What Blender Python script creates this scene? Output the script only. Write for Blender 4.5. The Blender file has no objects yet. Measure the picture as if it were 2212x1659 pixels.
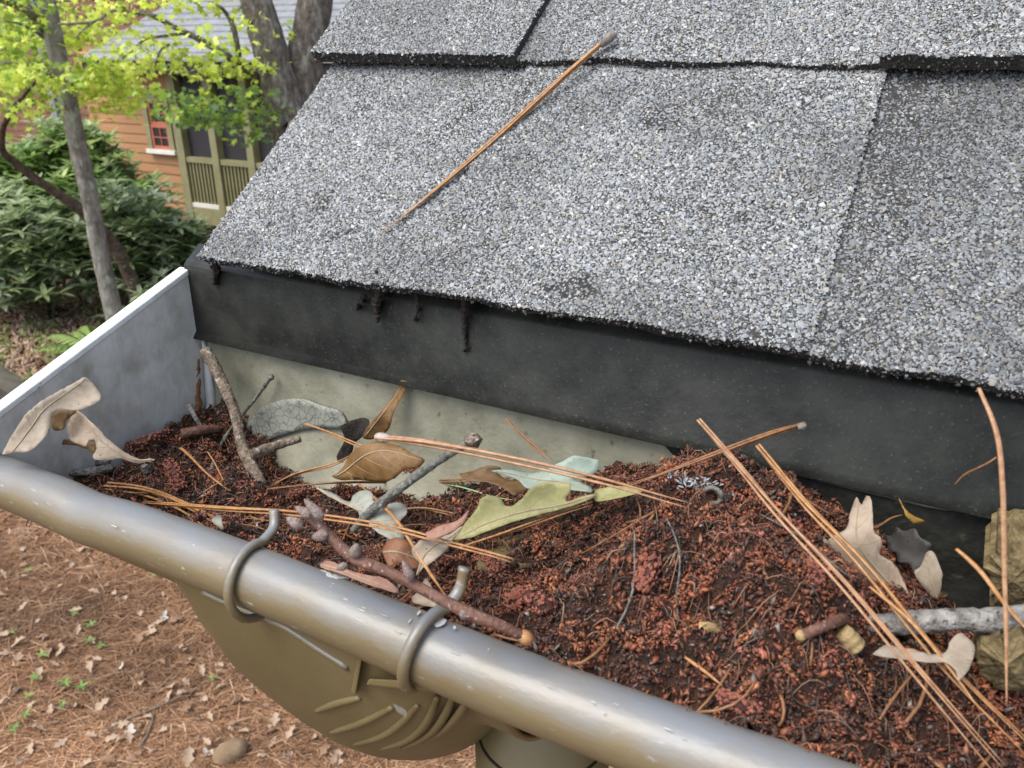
import bpy, math, random
import numpy as np
from mathutils import Vector
from mathutils.geometry import delaunay_2d_cdt

# ------------------------------------------------------------------ camera, sky, sun, exposure
H = 3.6                                   # camera height over the ground
FPX, PITCH, HEAD = 800.0, math.radians(23.0), math.radians(28.3)
scene = bpy.context.scene
COL = scene.collection
cam = bpy.data.cameras.new('camera'); cam.sensor_width = 36; cam.lens = 36 * FPX / 1024
cam.clip_start = .01; cam.clip_end = 400
cam.dof.use_dof = True; cam.dof.focus_distance = .40; cam.dof.aperture_fstop = 26
cam_o = bpy.data.objects.new('camera', cam); COL.objects.link(cam_o)
cam_o.location = (0, 0, H); cam_o.rotation_euler = (math.pi/2 - PITCH, 0, HEAD)
scene.camera = cam_o

SUN_EL, SUN_AZ = math.radians(58), math.radians(215)     # azimuth clockwise from +Y
world = bpy.data.worlds.new('World'); scene.world = world; world.use_nodes = True
wn = world.node_tree.nodes; wl = world.node_tree.links
sky = wn.new('ShaderNodeTexSky'); sky.sky_type = 'NISHITA'; sky.sun_disc = False
sky.sun_elevation = SUN_EL; sky.sun_rotation = SUN_AZ; sky.dust_density = 1.5; sky.air_density = 1.0; sky.ozone_density = .6
bg = wn['Background']; bg.inputs[1].default_value = .13
hs_ = wn.new('ShaderNodeHueSaturation'); hs_.inputs['Saturation'].default_value = .58      # thin overcast
wl.new(sky.outputs[0], hs_.inputs['Color']); wl.new(hs_.outputs[0], bg.inputs[0])
sl = bpy.data.lights.new('sun', 'SUN'); sl.energy = 1.5; sl.angle = math.radians(40); sl.color = (1, .95, .86)
so = bpy.data.objects.new('sun', sl); COL.objects.link(so)
sd = Vector((math.sin(SUN_AZ)*math.cos(SUN_EL), math.cos(SUN_AZ)*math.cos(SUN_EL), math.sin(SUN_EL)))
so.rotation_euler = sd.to_track_quat('Z', 'Y').to_euler(); so.location = (0, 0, 20)
vs = scene.view_settings; vs.view_transform = 'Standard'; vs.look = 'None'; vs.gamma = 1; vs.exposure = 1.4
scene.cycles.max_bounces = 6; scene.cycles.transparent_max_bounces = 6; scene.cycles.use_denoising = True

# ------------------------------------------------------------------ helpers
rng = np.random.default_rng(7); random.seed(7)
Fh = np.array([-math.sin(HEAD), math.cos(HEAD), 0]); RV = np.array([math.cos(HEAD), math.sin(HEAD), 0])
ZV = np.array([0, 0, 1.0])
FV = Fh*math.cos(PITCH) - ZV*math.sin(PITCH); UV = Fh*math.sin(PITCH) + ZV*math.cos(PITCH)
CAM = np.array([0, 0, H]); K = 1024/2212
def ray(x, y):                            # survey sight line
    return FV + (x*K-512)/FPX*RV - (y*K-384)/FPX*UV
def py(x, y, Y): d = ray(x, y); return CAM + d*(Y/d[1])
def pz(x, y, z): d = ray(x, y); return CAM + d*(z/d[2])       # z below the camera (negative)
def pf(x, y, D): d = ray(x, y); return CAM + d*(D/np.dot(d, Fh))
def ppl(x, y, p0, n): d = ray(x, y); return CAM + d*(np.dot(p0-CAM, n)/np.dot(d, n))
def C4(x, y): return 540+.3418*x, 864+.3418*y
def CR(x, y): return 1728+.2604*x, 1026+.2604*y
def C1(x, y): return .2441*x, 783+.2441*y
def C5(x, y): return 378+.3662*x, 486+.3662*y
def C8(x, y): return 432+.3906*x, 1134+.3906*y
def Z2(x, y): return .2441*x, .2441*y

def spline(pts, n=8):
    P = np.array(pts, float); out = []
    Q = np.vstack([2*P[0]-P[1], P, 2*P[-1]-P[-2]])
    for i in range(len(P)-1):
        a, b, c, d = Q[i:i+4]
        for t in np.linspace(0, 1, n, endpoint=False):
            out.append(.5*((2*b)+(-a+c)*t+(2*a-5*b+4*c-d)*t*t+(-a+3*b-3*c+d)*t**3))
    out.append(P[-1]); return np.array(out)

class Geo:
    def __init__(s): s.v = []; s.f = []; s.n = 0
    def add(s, v, f):
        v = np.asarray(v, float); s.v.append(v); o = s.n
        s.f += [tuple(int(i)+o for i in q) for q in f]; s.n += len(v); return s
    def box(s, lo, hi):
        a, b = np.array(lo, float), np.array(hi, float)
        v = [(x, y, z) for z in (a[2], b[2]) for y in (a[1], b[1]) for x in (a[0], b[0])]
        return s.add(v, [(0, 2, 3, 1), (4, 5, 7, 6), (0, 1, 5, 4), (2, 6, 7, 3), (0, 4, 6, 2), (1, 3, 7, 5)])
    def hexa(s, v):
        return s.add(v, [(0, 2, 3, 1), (4, 5, 7, 6), (0, 1, 5, 4), (2, 6, 7, 3), (0, 4, 6, 2), (1, 3, 7, 5)])
    def tube(s, pts, r, n=8, cap=True, flat=1.0, jit=0):
        P = np.array(pts, float); m = len(P); r = np.broadcast_to(np.array(r, float), (m,)) if np.ndim(r) < 1 or len(np.atleast_1d(r)) == 1 else np.interp(np.linspace(0, 1, m), np.linspace(0, 1, len(r)), r)
        T = np.gradient(P, axis=0); T /= np.linalg.norm(T, axis=1)[:, None]+1e-12
        up = np.array([0, 0, 1.0]) if abs(T[0][2]) < .9 else np.array([0, 1.0, 0])
        V = []
        a = np.cross(T[0], up); a /= np.linalg.norm(a)
        for i in range(m):
            a = a - T[i]*np.dot(a, T[i]); a /= np.linalg.norm(a)+1e-12; b = np.cross(T[i], a)
            for k in range(n):
                t = 2*math.pi*k/n; rr = r[i]*(1+(rng.uniform(-jit, jit) if jit else 0))
                V.append(P[i]+rr*(math.cos(t)*a+flat*math.sin(t)*b))
        F = [(i*n+k, i*n+(k+1) % n, (i+1)*n+(k+1) % n, (i+1)*n+k) for i in range(m-1) for k in range(n)]
        if cap: F += [tuple(range(n))[::-1], tuple(range((m-1)*n, m*n))]
        return s.add(V, F)
    def ell(s, c, axis, rl, rw, n=8, m=6, tip=0):
        ax = np.array(axis, float); ax /= np.linalg.norm(ax)
        t = np.linspace(-1, 1, m+1); P = [np.array(c)+ax*rl*q for q in t]
        r = [rw*math.sqrt(max(1e-4, 1-q*q))*(1-tip*q*.5) for q in t]
        return s.tube(P, r, n)
ROOTLOC = {}
def finish(o, label=None, cat=None, group=None, kind=None):
    if label: o['label'] = label
    if cat: o['category'] = cat
    if group: o['group'] = group
    if kind: o['kind'] = kind
    return o
def link(name, me, mat, parent, loc):
    o = bpy.data.objects.new(name, me); COL.objects.link(o)
    if mat: me.materials.append(mat)
    w = np.array(loc, float)
    if parent is not None:
        o.parent = parent; w = w-ROOTLOC[parent.name]
    o.location = w; ROOTLOC[o.name] = np.array(loc, float); return o
def mk(name, g, mat, parent=None, smooth=False, label=None, cat=None, group=None, kind=None, loc=None, bevel=0, solid=0):
    v = np.vstack(g.v)
    if loc is None:
        loc = ROOTLOC[parent.name] if parent is not None else np.array([*(v.min(0)+v.max(0))[:2]/2, v[:, 2].min()])
    me = bpy.data.meshes.new(name); me.from_pydata((v-loc).tolist(), [], g.f)
    if smooth: me.polygons.foreach_set('use_smooth', [True]*len(me.polygons))
    o = link(name, me, mat, parent, loc)
    if bevel:
        b = o.modifiers.new('bevel', 'BEVEL'); b.width = bevel; b.segments = 2; b.limit_method = 'ANGLE'; b.angle_limit = math.radians(40)
    if solid:
        b = o.modifiers.new('thickness', 'SOLIDIFY'); b.thickness = solid
    return finish(o, label, cat, group, kind)
def mknp(name, V, F, colr, mat, parent=None, label=None, cat=None, kind=None, group=None, loc=None, smooth=False):
    """big mesh from arrays: V (n,3), F (m,3|4), colr (n,3)"""
    k = F.shape[1]; loc = (ROOTLOC[parent.name] if parent is not None else V.mean(0)) if loc is None else loc
    me = bpy.data.meshes.new(name); me.vertices.add(len(V)); me.vertices.foreach_set('co', (V-loc).astype(np.float32).ravel())
    me.loops.add(F.size); me.loops.foreach_set('vertex_index', F.astype(np.int32).ravel())
    me.polygons.add(len(F)); me.polygons.foreach_set('loop_start', np.arange(0, F.size, k, dtype=np.int32))
    if smooth: me.polygons.foreach_set('use_smooth', np.ones(len(F), bool))
    if colr is not None:
        a = me.attributes.new('Col', 'FLOAT_COLOR', 'POINT')
        a.data.foreach_set('color', np.hstack([colr, np.ones((len(colr), 1))]).astype(np.float32).ravel())
    me.update(calc_edges=True); me.validate()
    return finish(link(name, me, mat, parent, loc), label, cat, group, kind)
def empty(name, loc, label=None, cat=None, group=None, kind=None):
    o = bpy.data.objects.new(name, None); COL.objects.link(o); o.location = loc; o.empty_display_size = .02
    ROOTLOC[o.name] = np.array(loc, float); return finish(o, label, cat, group, kind)
def dup(root, loc, rot=None, scale=None, label=None):
    def cp(o, par):
        c = o.copy(); COL.objects.link(c)
        if par is not None: c.parent = par
        for ch in o.children: cp(ch, c)
        return c
    r = cp(root, None); r.location = loc; ROOTLOC[r.name] = np.array(loc, float)
    if rot is not None: r.rotation_euler = rot
    if scale is not None: r.scale = scale if np.ndim(scale) else (scale,)*3
    if label: r['label'] = label
    return r
def rotq(N):
    q = rng.normal(size=(N, 4)); q /= np.linalg.norm(q, axis=1)[:, None]; w, x, y, z = q.T
    return np.stack([1-2*(y*y+z*z), 2*(x*y-z*w), 2*(x*z+y*w), 2*(x*y+z*w), 1-2*(x*x+z*z), 2*(y*z-x*w), 2*(x*z-y*w), 2*(y*z+x*w), 1-2*(x*x+y*y)], 1).reshape(N, 3, 3)
OCT_V = np.array([(1, 0, 0), (-1, 0, 0), (0, 1, 0), (0, -1, 0), (0, 0, 1), (0, 0, -1)], float)
OCT_F = np.array([(0, 2, 4), (2, 1, 4), (1, 3, 4), (3, 0, 4), (2, 0, 5), (1, 2, 5), (3, 1, 5), (0, 3, 5)])
def lumps(c, size, colr, squash=(1, 1, .7)):
    """angular grains: c (N,3), size (N,), colr (N,3)"""
    N = len(c); b = OCT_V[None]*np.array(squash)*rng.uniform(.65, 1.3, (N, 6, 1))*size[:, None, None]
    V = np.einsum('nij,nkj->nki', rotq(N), b)+c[:, None]
    F = OCT_F[None]+(np.arange(N)*6)[:, None, None]
    return V.reshape(-1, 3), F.reshape(-1, 3), np.repeat(colr, 6, 0)
def plates(c, size, colr, flat=.5, tilt=.35):
    N = len(c); b = OCT_V[None, [0, 2, 1, 3, 4]]*np.array((1.15, .95, flat))*rng.uniform(.7, 1.3, (N, 5, 1))*size[:, None, None]; b[:, 4, :2] += rng.normal(size=(N, 2))*.35*size[:, None]; b[:, :4, 2] -= .2*size[:, None]
    a = rng.uniform(0, 6.283, N); tx, ty = rng.normal(size=(2, N))*tilt; ca, sa = np.cos(a)[:, None], np.sin(a)[:, None]
    x, y, z = b[..., 0]*ca-b[..., 1]*sa, b[..., 0]*sa+b[..., 1]*ca, b[..., 2]; z = z+x*tx[:, None]+y*ty[:, None]
    V = np.stack([x, y*cs-z*sn, y*sn+z*cs], -1)+c[:, None]; F = np.array([(0, 1, 4), (1, 2, 4), (2, 3, 4), (3, 0, 4)])[None]+(np.arange(N)*5)[:, None, None]
    return V.reshape(-1, 3), F.reshape(-1, 3), np.repeat(colr, 5, 0)
def pal(N, cols, w=None, var=.15):
    c = np.array(cols, float); i = rng.choice(len(c), N, p=None if w is None else np.array(w)/np.sum(w))
    return np.clip(c[i]*rng.uniform(1-var, 1+var, (N, 1)), 0, 1)
def snoise(P, scale, seed, octs=3):
    """smooth sum-of-sines noise, about -1..1"""
    r = np.random.default_rng(seed); P = np.asarray(P, float); o = np.zeros(len(P)); a = 1; tot = 0
    for k in range(octs):
        for j in range(4):
            d = r.normal(size=P.shape[1]); d *= scale*(2**k)/np.linalg.norm(d)
            o += a*np.sin(P@d*6.283+r.uniform(0, 6.28)); tot += a*.5
        a *= .55
    return o/tot

# ------------------------------------------------------------------ materials
def newmat(name):
    m = bpy.data.materials.new(name); m.use_nodes = True; nt = m.node_tree
    return m, nt, nt.nodes, nt.links, nt.nodes['Principled BSDF']
def mat(name, c1, c2, scale=20, rough=.7, bump=.2, bscale=None, spec=.4, detail=6, stretch=(1, 1, 1), c3=None, c3scale=None, c3lo=.6, c3hi=.66, bdist=.002, coat=0, metal=0, trans=0, lo=.35, hi=.65):
    m, nt, N, L, b = newmat(name)
    tc = N.new('ShaderNodeTexCoord'); mp = N.new('ShaderNodeMapping'); mp.inputs['Scale'].default_value = stretch
    L.new(tc.outputs['Object'], mp.inputs[0])
    n = N.new('ShaderNodeTexNoise'); n.inputs['Scale'].default_value = scale; n.inputs['Detail'].default_value = detail; n.inputs['Roughness'].default_value = .65
    L.new(mp.outputs[0], n.inputs['Vector'])
    r = N.new('ShaderNodeValToRGB'); r.color_ramp.elements[0].position = lo; r.color_ramp.elements[1].position = hi
    r.color_ramp.elements[0].color = (*c1, 1); r.color_ramp.elements[1].color = (*c2, 1); L.new(n.outputs['Fac'], r.inputs[0])
    out = r.outputs[0]
    if c3 is not None:
        n3 = N.new('ShaderNodeTexNoise'); n3.inputs['Scale'].default_value = c3scale or scale*2; n3.inputs['Detail'].default_value = 5
        L.new(mp.outputs[0], n3.inputs['Vector'])
        r3 = N.new('ShaderNodeValToRGB'); r3.color_ramp.elements[0].position = c3lo; r3.color_ramp.elements[1].position = c3hi
        L.new(n3.outputs['Fac'], r3.inputs[0])
        mx = N.new('ShaderNodeMixRGB'); L.new(r3.outputs[0], mx.inputs[0]); L.new(out, mx.inputs[1]); mx.inputs[2].default_value = (*c3, 1); out = mx.outputs[0]
    L.new(out, b.inputs['Base Color']); b.inputs['Roughness'].default_value = rough; b.inputs['Specular IOR Level'].default_value = spec
    b.inputs['Coat Weight'].default_value = coat; b.inputs['Metallic'].default_value = metal
    if bump:
        nb = N.new('ShaderNodeTexNoise'); nb.inputs['Scale'].default_value = bscale or scale*3; nb.inputs['Detail'].default_value = 5
        L.new(mp.outputs[0], nb.inputs['Vector']); bp = N.new('ShaderNodeBump'); bp.inputs['Strength'].default_value = bump; bp.inputs['Distance'].default_value = bdist
        L.new(nb.outputs['Fac'], bp.inputs['Height']); L.new(bp.outputs[0], b.inputs['Normal'])
    if trans:
        t = N.new('ShaderNodeBsdfTranslucent'); L.new(out, t.inputs[0]); ms = N.new('ShaderNodeMixShader'); ms.inputs[0].default_value = trans
        L.new(b.outputs[0], ms.inputs[1]); L.new(t.outputs[0], ms.inputs[2]); L.new(ms.outputs[0], N['Material Output'].inputs[0])
    return m
def colmat(name, rough=.8, spec=.3, trans=0, tint=(1, 1, 1)):
    m, nt, N, L, b = newmat(name); a = N.new('ShaderNodeAttribute'); a.attribute_name = 'Col'
    out = a.outputs['Color']
    L.new(out, b.inputs['Base Color']); b.inputs['Roughness'].default_value = rough; b.inputs['Specular IOR Level'].default_value = spec
    if trans:
        t = N.new('ShaderNodeBsdfTranslucent'); L.new(out, t.inputs[0])
        ms = N.new('ShaderNodeMixShader'); ms.inputs[0].default_value = trans
        L.new(b.outputs[0], ms.inputs[1]); L.new(t.outputs[0], ms.inputs[2]); L.new(ms.outputs[0], N['Material Output'].inputs[0])
    return m
M = {}
M['granule'] = colmat('shingle granules', .75, .35)
M['asphalt'] = mat('asphalt sheet', (.015, .015, .0145), (.04, .039, .037), 300, .85, .5)
M['drip'] = mat('drip edge paint', (.007, .0075, .0065), (.028, .029, .025), 40, .50, .15, 400, .25, c3=(.06, .06, .042), c3scale=800, c3lo=.61, c3hi=.72)
M['gut_out'] = mat('brown gutter paint', (.125, .094, .040), (.16, .122, .056), 14, .45, .10, 500, .5, metal=.1, c3=(.30, .28, .24), c3scale=90, c3lo=.70, c3hi=.74)
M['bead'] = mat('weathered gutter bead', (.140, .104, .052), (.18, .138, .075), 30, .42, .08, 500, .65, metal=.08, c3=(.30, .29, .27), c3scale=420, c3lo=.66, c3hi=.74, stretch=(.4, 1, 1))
def sky_tint(m, colr, lo, hi):
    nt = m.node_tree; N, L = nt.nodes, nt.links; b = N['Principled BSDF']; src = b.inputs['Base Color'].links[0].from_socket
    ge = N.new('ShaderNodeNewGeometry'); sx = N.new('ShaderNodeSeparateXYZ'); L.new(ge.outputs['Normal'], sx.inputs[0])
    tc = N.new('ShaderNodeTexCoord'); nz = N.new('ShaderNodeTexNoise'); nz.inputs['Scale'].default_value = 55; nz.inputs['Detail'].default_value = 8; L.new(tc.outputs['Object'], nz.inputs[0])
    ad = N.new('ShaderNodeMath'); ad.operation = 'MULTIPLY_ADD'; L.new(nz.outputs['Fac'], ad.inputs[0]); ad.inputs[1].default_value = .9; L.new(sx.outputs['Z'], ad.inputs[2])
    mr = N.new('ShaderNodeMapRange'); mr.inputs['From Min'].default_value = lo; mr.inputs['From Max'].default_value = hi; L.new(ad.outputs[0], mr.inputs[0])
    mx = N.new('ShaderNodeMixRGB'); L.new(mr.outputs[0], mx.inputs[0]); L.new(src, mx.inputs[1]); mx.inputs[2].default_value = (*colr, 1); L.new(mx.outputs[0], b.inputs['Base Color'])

sky_tint(M['bead'], (.158, .166, .175), .72, 1.55)      # sky reflection painted into the colour of the bead's upward side
M['gut_in'] = mat('inner gutter vinyl', (.17, .165, .115), (.32, .31, .235), 26, .55, .15, 500, .4, c3=(.09, .08, .05), c3scale=240, c3lo=.64, c3hi=.78)
M['endcap'] = mat('grey end cap', (.41, .405, .38), (.53, .525, .50), 90, .5, .15, 500, .4, c3=(.27, .255, .21), c3scale=70, c3lo=.52, c3hi=.78, stretch=(1, 1, .7))
M['flange'] = mat('chalky end cap rim', (.50, .51, .50), (.68, .69, .68), 60, .45, .1, 300, .4, c3=(.2, .19, .16), c3scale=160, c3lo=.70, c3hi=.74)
M['paintfleck'] = mat('white paint fleck', (.34, .33, .31), (.52, .51, .48), 700, .7, .3)
def cracked():
    m, nt, N, L, b = newmat('cracked sealant'); tc = N.new('ShaderNodeTexCoord'); v = N.new('ShaderNodeTexVoronoi'); v.feature = 'DISTANCE_TO_EDGE'; v.inputs['Scale'].default_value = 230
    nz = N.new('ShaderNodeTexNoise'); nz.inputs['Scale'].default_value = 120; mx0 = N.new('ShaderNodeMixRGB'); mx0.inputs[0].default_value = .003
    L.new(tc.outputs['Object'], nz.inputs[0]); L.new(tc.outputs['Object'], mx0.inputs[1]); L.new(nz.outputs['Color'], mx0.inputs[2]); L.new(mx0.outputs[0], v.inputs['Vector'])
    r = N.new('ShaderNodeValToRGB'); r.color_ramp.elements[0].position = .015; r.color_ramp.elements[1].position = .07
    r.color_ramp.elements[0].color = (.12, .12, .105, 1); r.color_ramp.elements[1].color = (.22, .225, .19, 1)
    L.new(v.outputs['Distance'], r.inputs[0]); L.new(r.outputs[0], b.inputs['Base Color']); b.inputs['Roughness'].default_value = .6
    bp = N.new('ShaderNodeBump'); bp.inputs['Strength'].default_value = .7; bp.inputs['Distance'].default_value = .001; L.new(r.outputs[0], bp.inputs['Height']); L.new(bp.outputs[0], b.inputs['Normal'])
    return m
M['sealant'] = cracked()
M['wood_dark'] = mat('painted fascia board', (.05, .045, .03), (.09, .08, .055), 30, .7, .2)
M['film'] = mat('grime and shade film', (.010, .010, .009), (.028, .028, .023), 60, .75, .4, 300, .2, c3=(.06, .06, .04), c3scale=200, c3lo=.62, c3hi=.72)
M['mulch'] = mat('rotted debris', (.012, .006, .004), (.060, .022, .011), 420, .8, 1.0, 900, .35)
M['crumb'] = colmat('debris crumbs', .62, .45)
M['needle'] = mat('dry pine needle', (.24, .105, .034), (.41, .215, .085), 420, .45, .1, 400, .45)
M['needle_pink'] = mat('reddish pine needle', (.25, .12, .055), (.41, .235, .13), 420, .42, .1, 400, .45)
M['needle_dark'] = mat('old pine needle', (.13, .055, .022), (.25, .12, .05), 420, .5, .1, 400, .4)
M['needle_green'] = mat('green needle', (.18, .30, .12), (.26, .40, .18), 60, .5, .1)
M['sheath'] = mat('needle sheath', (.10, .085, .07), (.26, .22, .19), 300, .8, .4)
M['sheath_pale'] = mat('pale needle sheath', (.26, .21, .18), (.42, .36, .32), 500, .7, .3)
M['bark_stick'] = mat('mottled stick bark', (.075, .055, .038), (.24, .19, .145), 260, .85, .9, 600, .25, c3=(.36, .33, .28), c3scale=300, c3lo=.60, c3hi=.68)
M['bark_grey'] = mat('grey twig bark', (.065, .063, .055), (.20, .195, .17), 400, .85, .8, 700, .25, c3=(.34, .34, .31), c3scale=350, c3lo=.62, c3hi=.70)
M['bark_pale'] = mat('lichen pale stick bark', (.11, .10, .085), (.30, .285, .265), 240, .85, .9, 600, .25, c3=(.06, .045, .035), c3scale=420, c3lo=.58, c3hi=.66)
M['bark_red'] = mat('reddish twig bark', (.085, .036, .024), (.16, .080, .055), 300, .6, .5, 700, .35, c3=(.26, .21, .19), c3scale=700, c3lo=.64, c3hi=.68)
M['bud'] = mat('downy grey bud', (.15, .105, .09), (.27, .215, .195), 700, .8, .6, 1500)
M['wood_cut'] = mat('pale cut wood', (.22, .15, .065), (.40, .29, .14), 500, .7, .3, stretch=(1, 1, 3))
M['pith'] = mat('hollow stem inside', (.06, .03, .01), (.12, .06, .02), 300, .9, .2)
M['moss_bark'] = mat('mossy bark chunk', (.07, .050, .022), (.20, .150, .075), 200, .9, 1.0, 400, .25, c3=(.04, .035, .02), c3scale=60, c3lo=.56, c3hi=.66)
M['catkin'] = mat('rust catkin', (.18, .054, .034), (.30, .105, .068), 700, .7, .5)
M['catkin_core'] = mat('catkin core', (.04, .014, .010), (.08, .026, .016), 700, .8, .4)
M['grime'] = mat('black hanging grime', (.010, .008, .006), (.03, .022, .016), 300, .9, .5)
M['lichen_tuft'] = mat('grey lichen tuft', (.22, .23, .24), (.38, .40, .42), 300, .9, .5)
def leafmat(name, a, b, tr=.18, spot=None, rough=.55):
    a = tuple(x*.66 for x in a); b = tuple(x*.80 for x in b)
    return mat(name, a, b, 170, rough, .2, 900, .35, trans=tr+.1, c3=spot or tuple(x*.55 for x in a), c3scale=700, c3lo=.64, c3hi=.74, bdist=.0004, lo=.3, hi=.7)
M['lf_tan'] = leafmat('tan oak leaf', (.42, .33, .24), (.55, .46, .36))
M['lf_tan2'] = leafmat('pinkish tan oak leaf', (.46, .35, .25), (.58, .46, .35))
M['lf_under'] = leafmat('brown leaf underside', (.16, .085, .03), (.24, .14, .06))
M['lf_brown'] = leafmat('curled brown leaf', (.22, .11, .035), (.34, .19, .07))
M['lf_teal'] = leafmat('pale green leaf', (.34, .43, .34), (.44, .53, .44))
M['lf_olive'] = leafmat('yellow olive leaf', (.36, .34, .13), (.46, .44, .20))
M['lf_grey'] = leafmat('pale grey leaf', (.38, .39, .32), (.50, .50, .42))
M['lf_red'] = leafmat('red brown leaf', (.25, .10, .045), (.38, .17, .09))
M['lf_pink'] = leafmat('rosy dead leaf', (.40, .20, .14), (.50, .28, .20))
M['lf_dark'] = leafmat('dark wet leaf', (.035, .032, .03), (.085, .078, .07))
M['lf_amber'] = leafmat('amber leaf', (.34, .18, .03), (.48, .28, .06))
M['vein'] = mat('leaf vein', (.22, .165, .10), (.32, .245, .16), 200, .6, 0)
# ---- background
M['straw'] = colmat('pine straw', .75, .3)
M['soil'] = mat('needle litter ground', (.045, .022, .012), (.13, .065, .034), 26, .9, .7, 60, .2, c3=(.30, .20, .13), c3scale=4, c3lo=.5, c3hi=.7, bdist=.02)
M['leaf_bg'] = colmat('foliage', .5, .4, .45)
M['leaf_shrub'] = colmat('shrub foliage', .34, .6, .45)
M['bark'] = mat('lichen tree bark', (.12, .10, .08), (.30, .28, .24), 9, .9, .9, 26, .2, c3=(.34, .36, .31), c3scale=12, c3lo=.55, c3hi=.68, stretch=(1, 1, .5), bdist=.03)
M['bark_rough'] = mat('rough mottled bark', (.075, .062, .05), (.22, .195, .165), 16, .95, 1.0, 34, .2, c3=(.26, .27, .23), c3scale=16, c3lo=.55, c3hi=.68, stretch=(1, 1, .45), bdist=.04)
M['bark_brown'] = mat('brown tree bark', (.05, .035, .025), (.14, .10, .075), 14, .9, .8, 30, .2, bdist=.02)
M['siding'] = mat('orange cedar siding', (.31, .155, .068), (.39, .205, .095), 3, .7, .25, 30, .3, stretch=(.25, 1, 3), bdist=.01)
M['siding_red'] = mat('red brown siding', (.15, .068, .045), (.20, .095, .062), 3, .75, .25, 30, .3, stretch=(.25, 1, 3), bdist=.01)
M['olive'] = mat('olive trim paint', (.20, .185, .09), (.26, .24, .125), 4, .6, .1)
M['sash'] = mat('red window sash', (.38, .10, .06), (.48, .15, .09), 6, .5, .1)
M['glass'] = mat('window glass', (.02, .022, .022), (.035, .04, .04), 3, .06, 0, spec=.6)
M['whitesill'] = mat('white sill', (.62, .60, .54), (.74, .72, .66), 6, .6, .1)
M['roofslate'] = mat('grey roof shingle', (.17, .175, .185), (.25, .255, .27), 6, .7, .4, 40, .4, bdist=.01)
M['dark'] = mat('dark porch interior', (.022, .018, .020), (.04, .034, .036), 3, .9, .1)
M['timber'] = mat('weathered timber', (.045, .04, .028), (.09, .08, .06), 8, .85, .6, 40, .2, stretch=(.3, 1, 1), bdist=.01)
M['stone'] = mat('tan stone', (.17, .11, .06), (.27, .19, .12), 12, .85, .5, 60, .3, bdist=.01)
M['fern'] = colmat('fern fronds', .6, .3, .4)
def screenmat():
    m, nt, N, L, b = newmat('insect screen'); b.inputs['Base Color'].default_value = (.05, .045, .05, 1); b.inputs['Roughness'].default_value = .7
    t = N.new('ShaderNodeBsdfTransparent'); ms = N.new('ShaderNodeMixShader'); ms.inputs[0].default_value = .55
    L.new(t.outputs[0], ms.inputs[1]); L.new(b.outputs[0], ms.inputs[2]); L.new(ms.outputs[0], N['Material Output'].inputs[0]); return m
M['screen'] = screenmat()

# ------------------------------------------------------------------ ground
g = Geo(); n = 60
xs = np.linspace(-1, 1, n); xs = np.sign(xs)*np.abs(xs)**2.5*120
gx, gy = np.meshgrid(xs, xs); gz = .05*snoise(np.stack([gx.ravel(), gy.ravel()], 1), .12, 3, 2)*np.clip((np.hypot(gx, gy).ravel()-2)/6, 0, 1)
ij = lambda i, j: i*n+j
g.add(np.stack([gx.ravel(), gy.ravel(), gz], 1), [(ij(i, j), ij(i, j+1), ij(i+1, j+1), ij(i+1, j)) for i in range(n-1) for j in range(n-1)])
ground = mk('ground', g, M['soil'], smooth=True, kind='structure', label='ground covered with brown pine litter', loc=np.zeros(3))

# ------------------------------------------------------------------ near roof
RS, YE, ZE = math.radians(37), .276, H-.0985
cs, sn = math.cos(RS), math.sin(RS)
def rp(x, s, h): return np.array([x, YE+s*cs-h*sn, ZE+s*sn+h*cs])
roof = empty('house_roof', (0, YE, ZE), 'grey granular asphalt shingle roof sloping above the gutter', 'roof')
XR = .27
def slab(x0, x1, s0, s1, h0, h1, wav=.0012, seed=0, n=40, x0b=None):
    """shingle sheet with a slightly uneven lower edge"""
    g = Geo(); xx = np.linspace(x0, x1, n); w = wav*snoise(xx[:, None], 14, seed+5, 3); dz = .0010*snoise(xx[:, None], 5, seed+9, 2)
    V = []
    for i, x in enumerate(xx):
        V += [rp(x, s0+w[i], h0+dz[i]), rp(x, s0+w[i], h1+dz[i]), rp(x, s1, h1), rp(x, s1, h0)]
    F = [(i*4+a, i*4+(a+1) % 4, i*4+4+(a+1) % 4, i*4+4+a) for i in range(n-1) for a in range(4)]+[(0, 1, 2, 3), tuple((n-1)*4+k for k in (3, 2, 1, 0))]
    return g.add(V, F)
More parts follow.
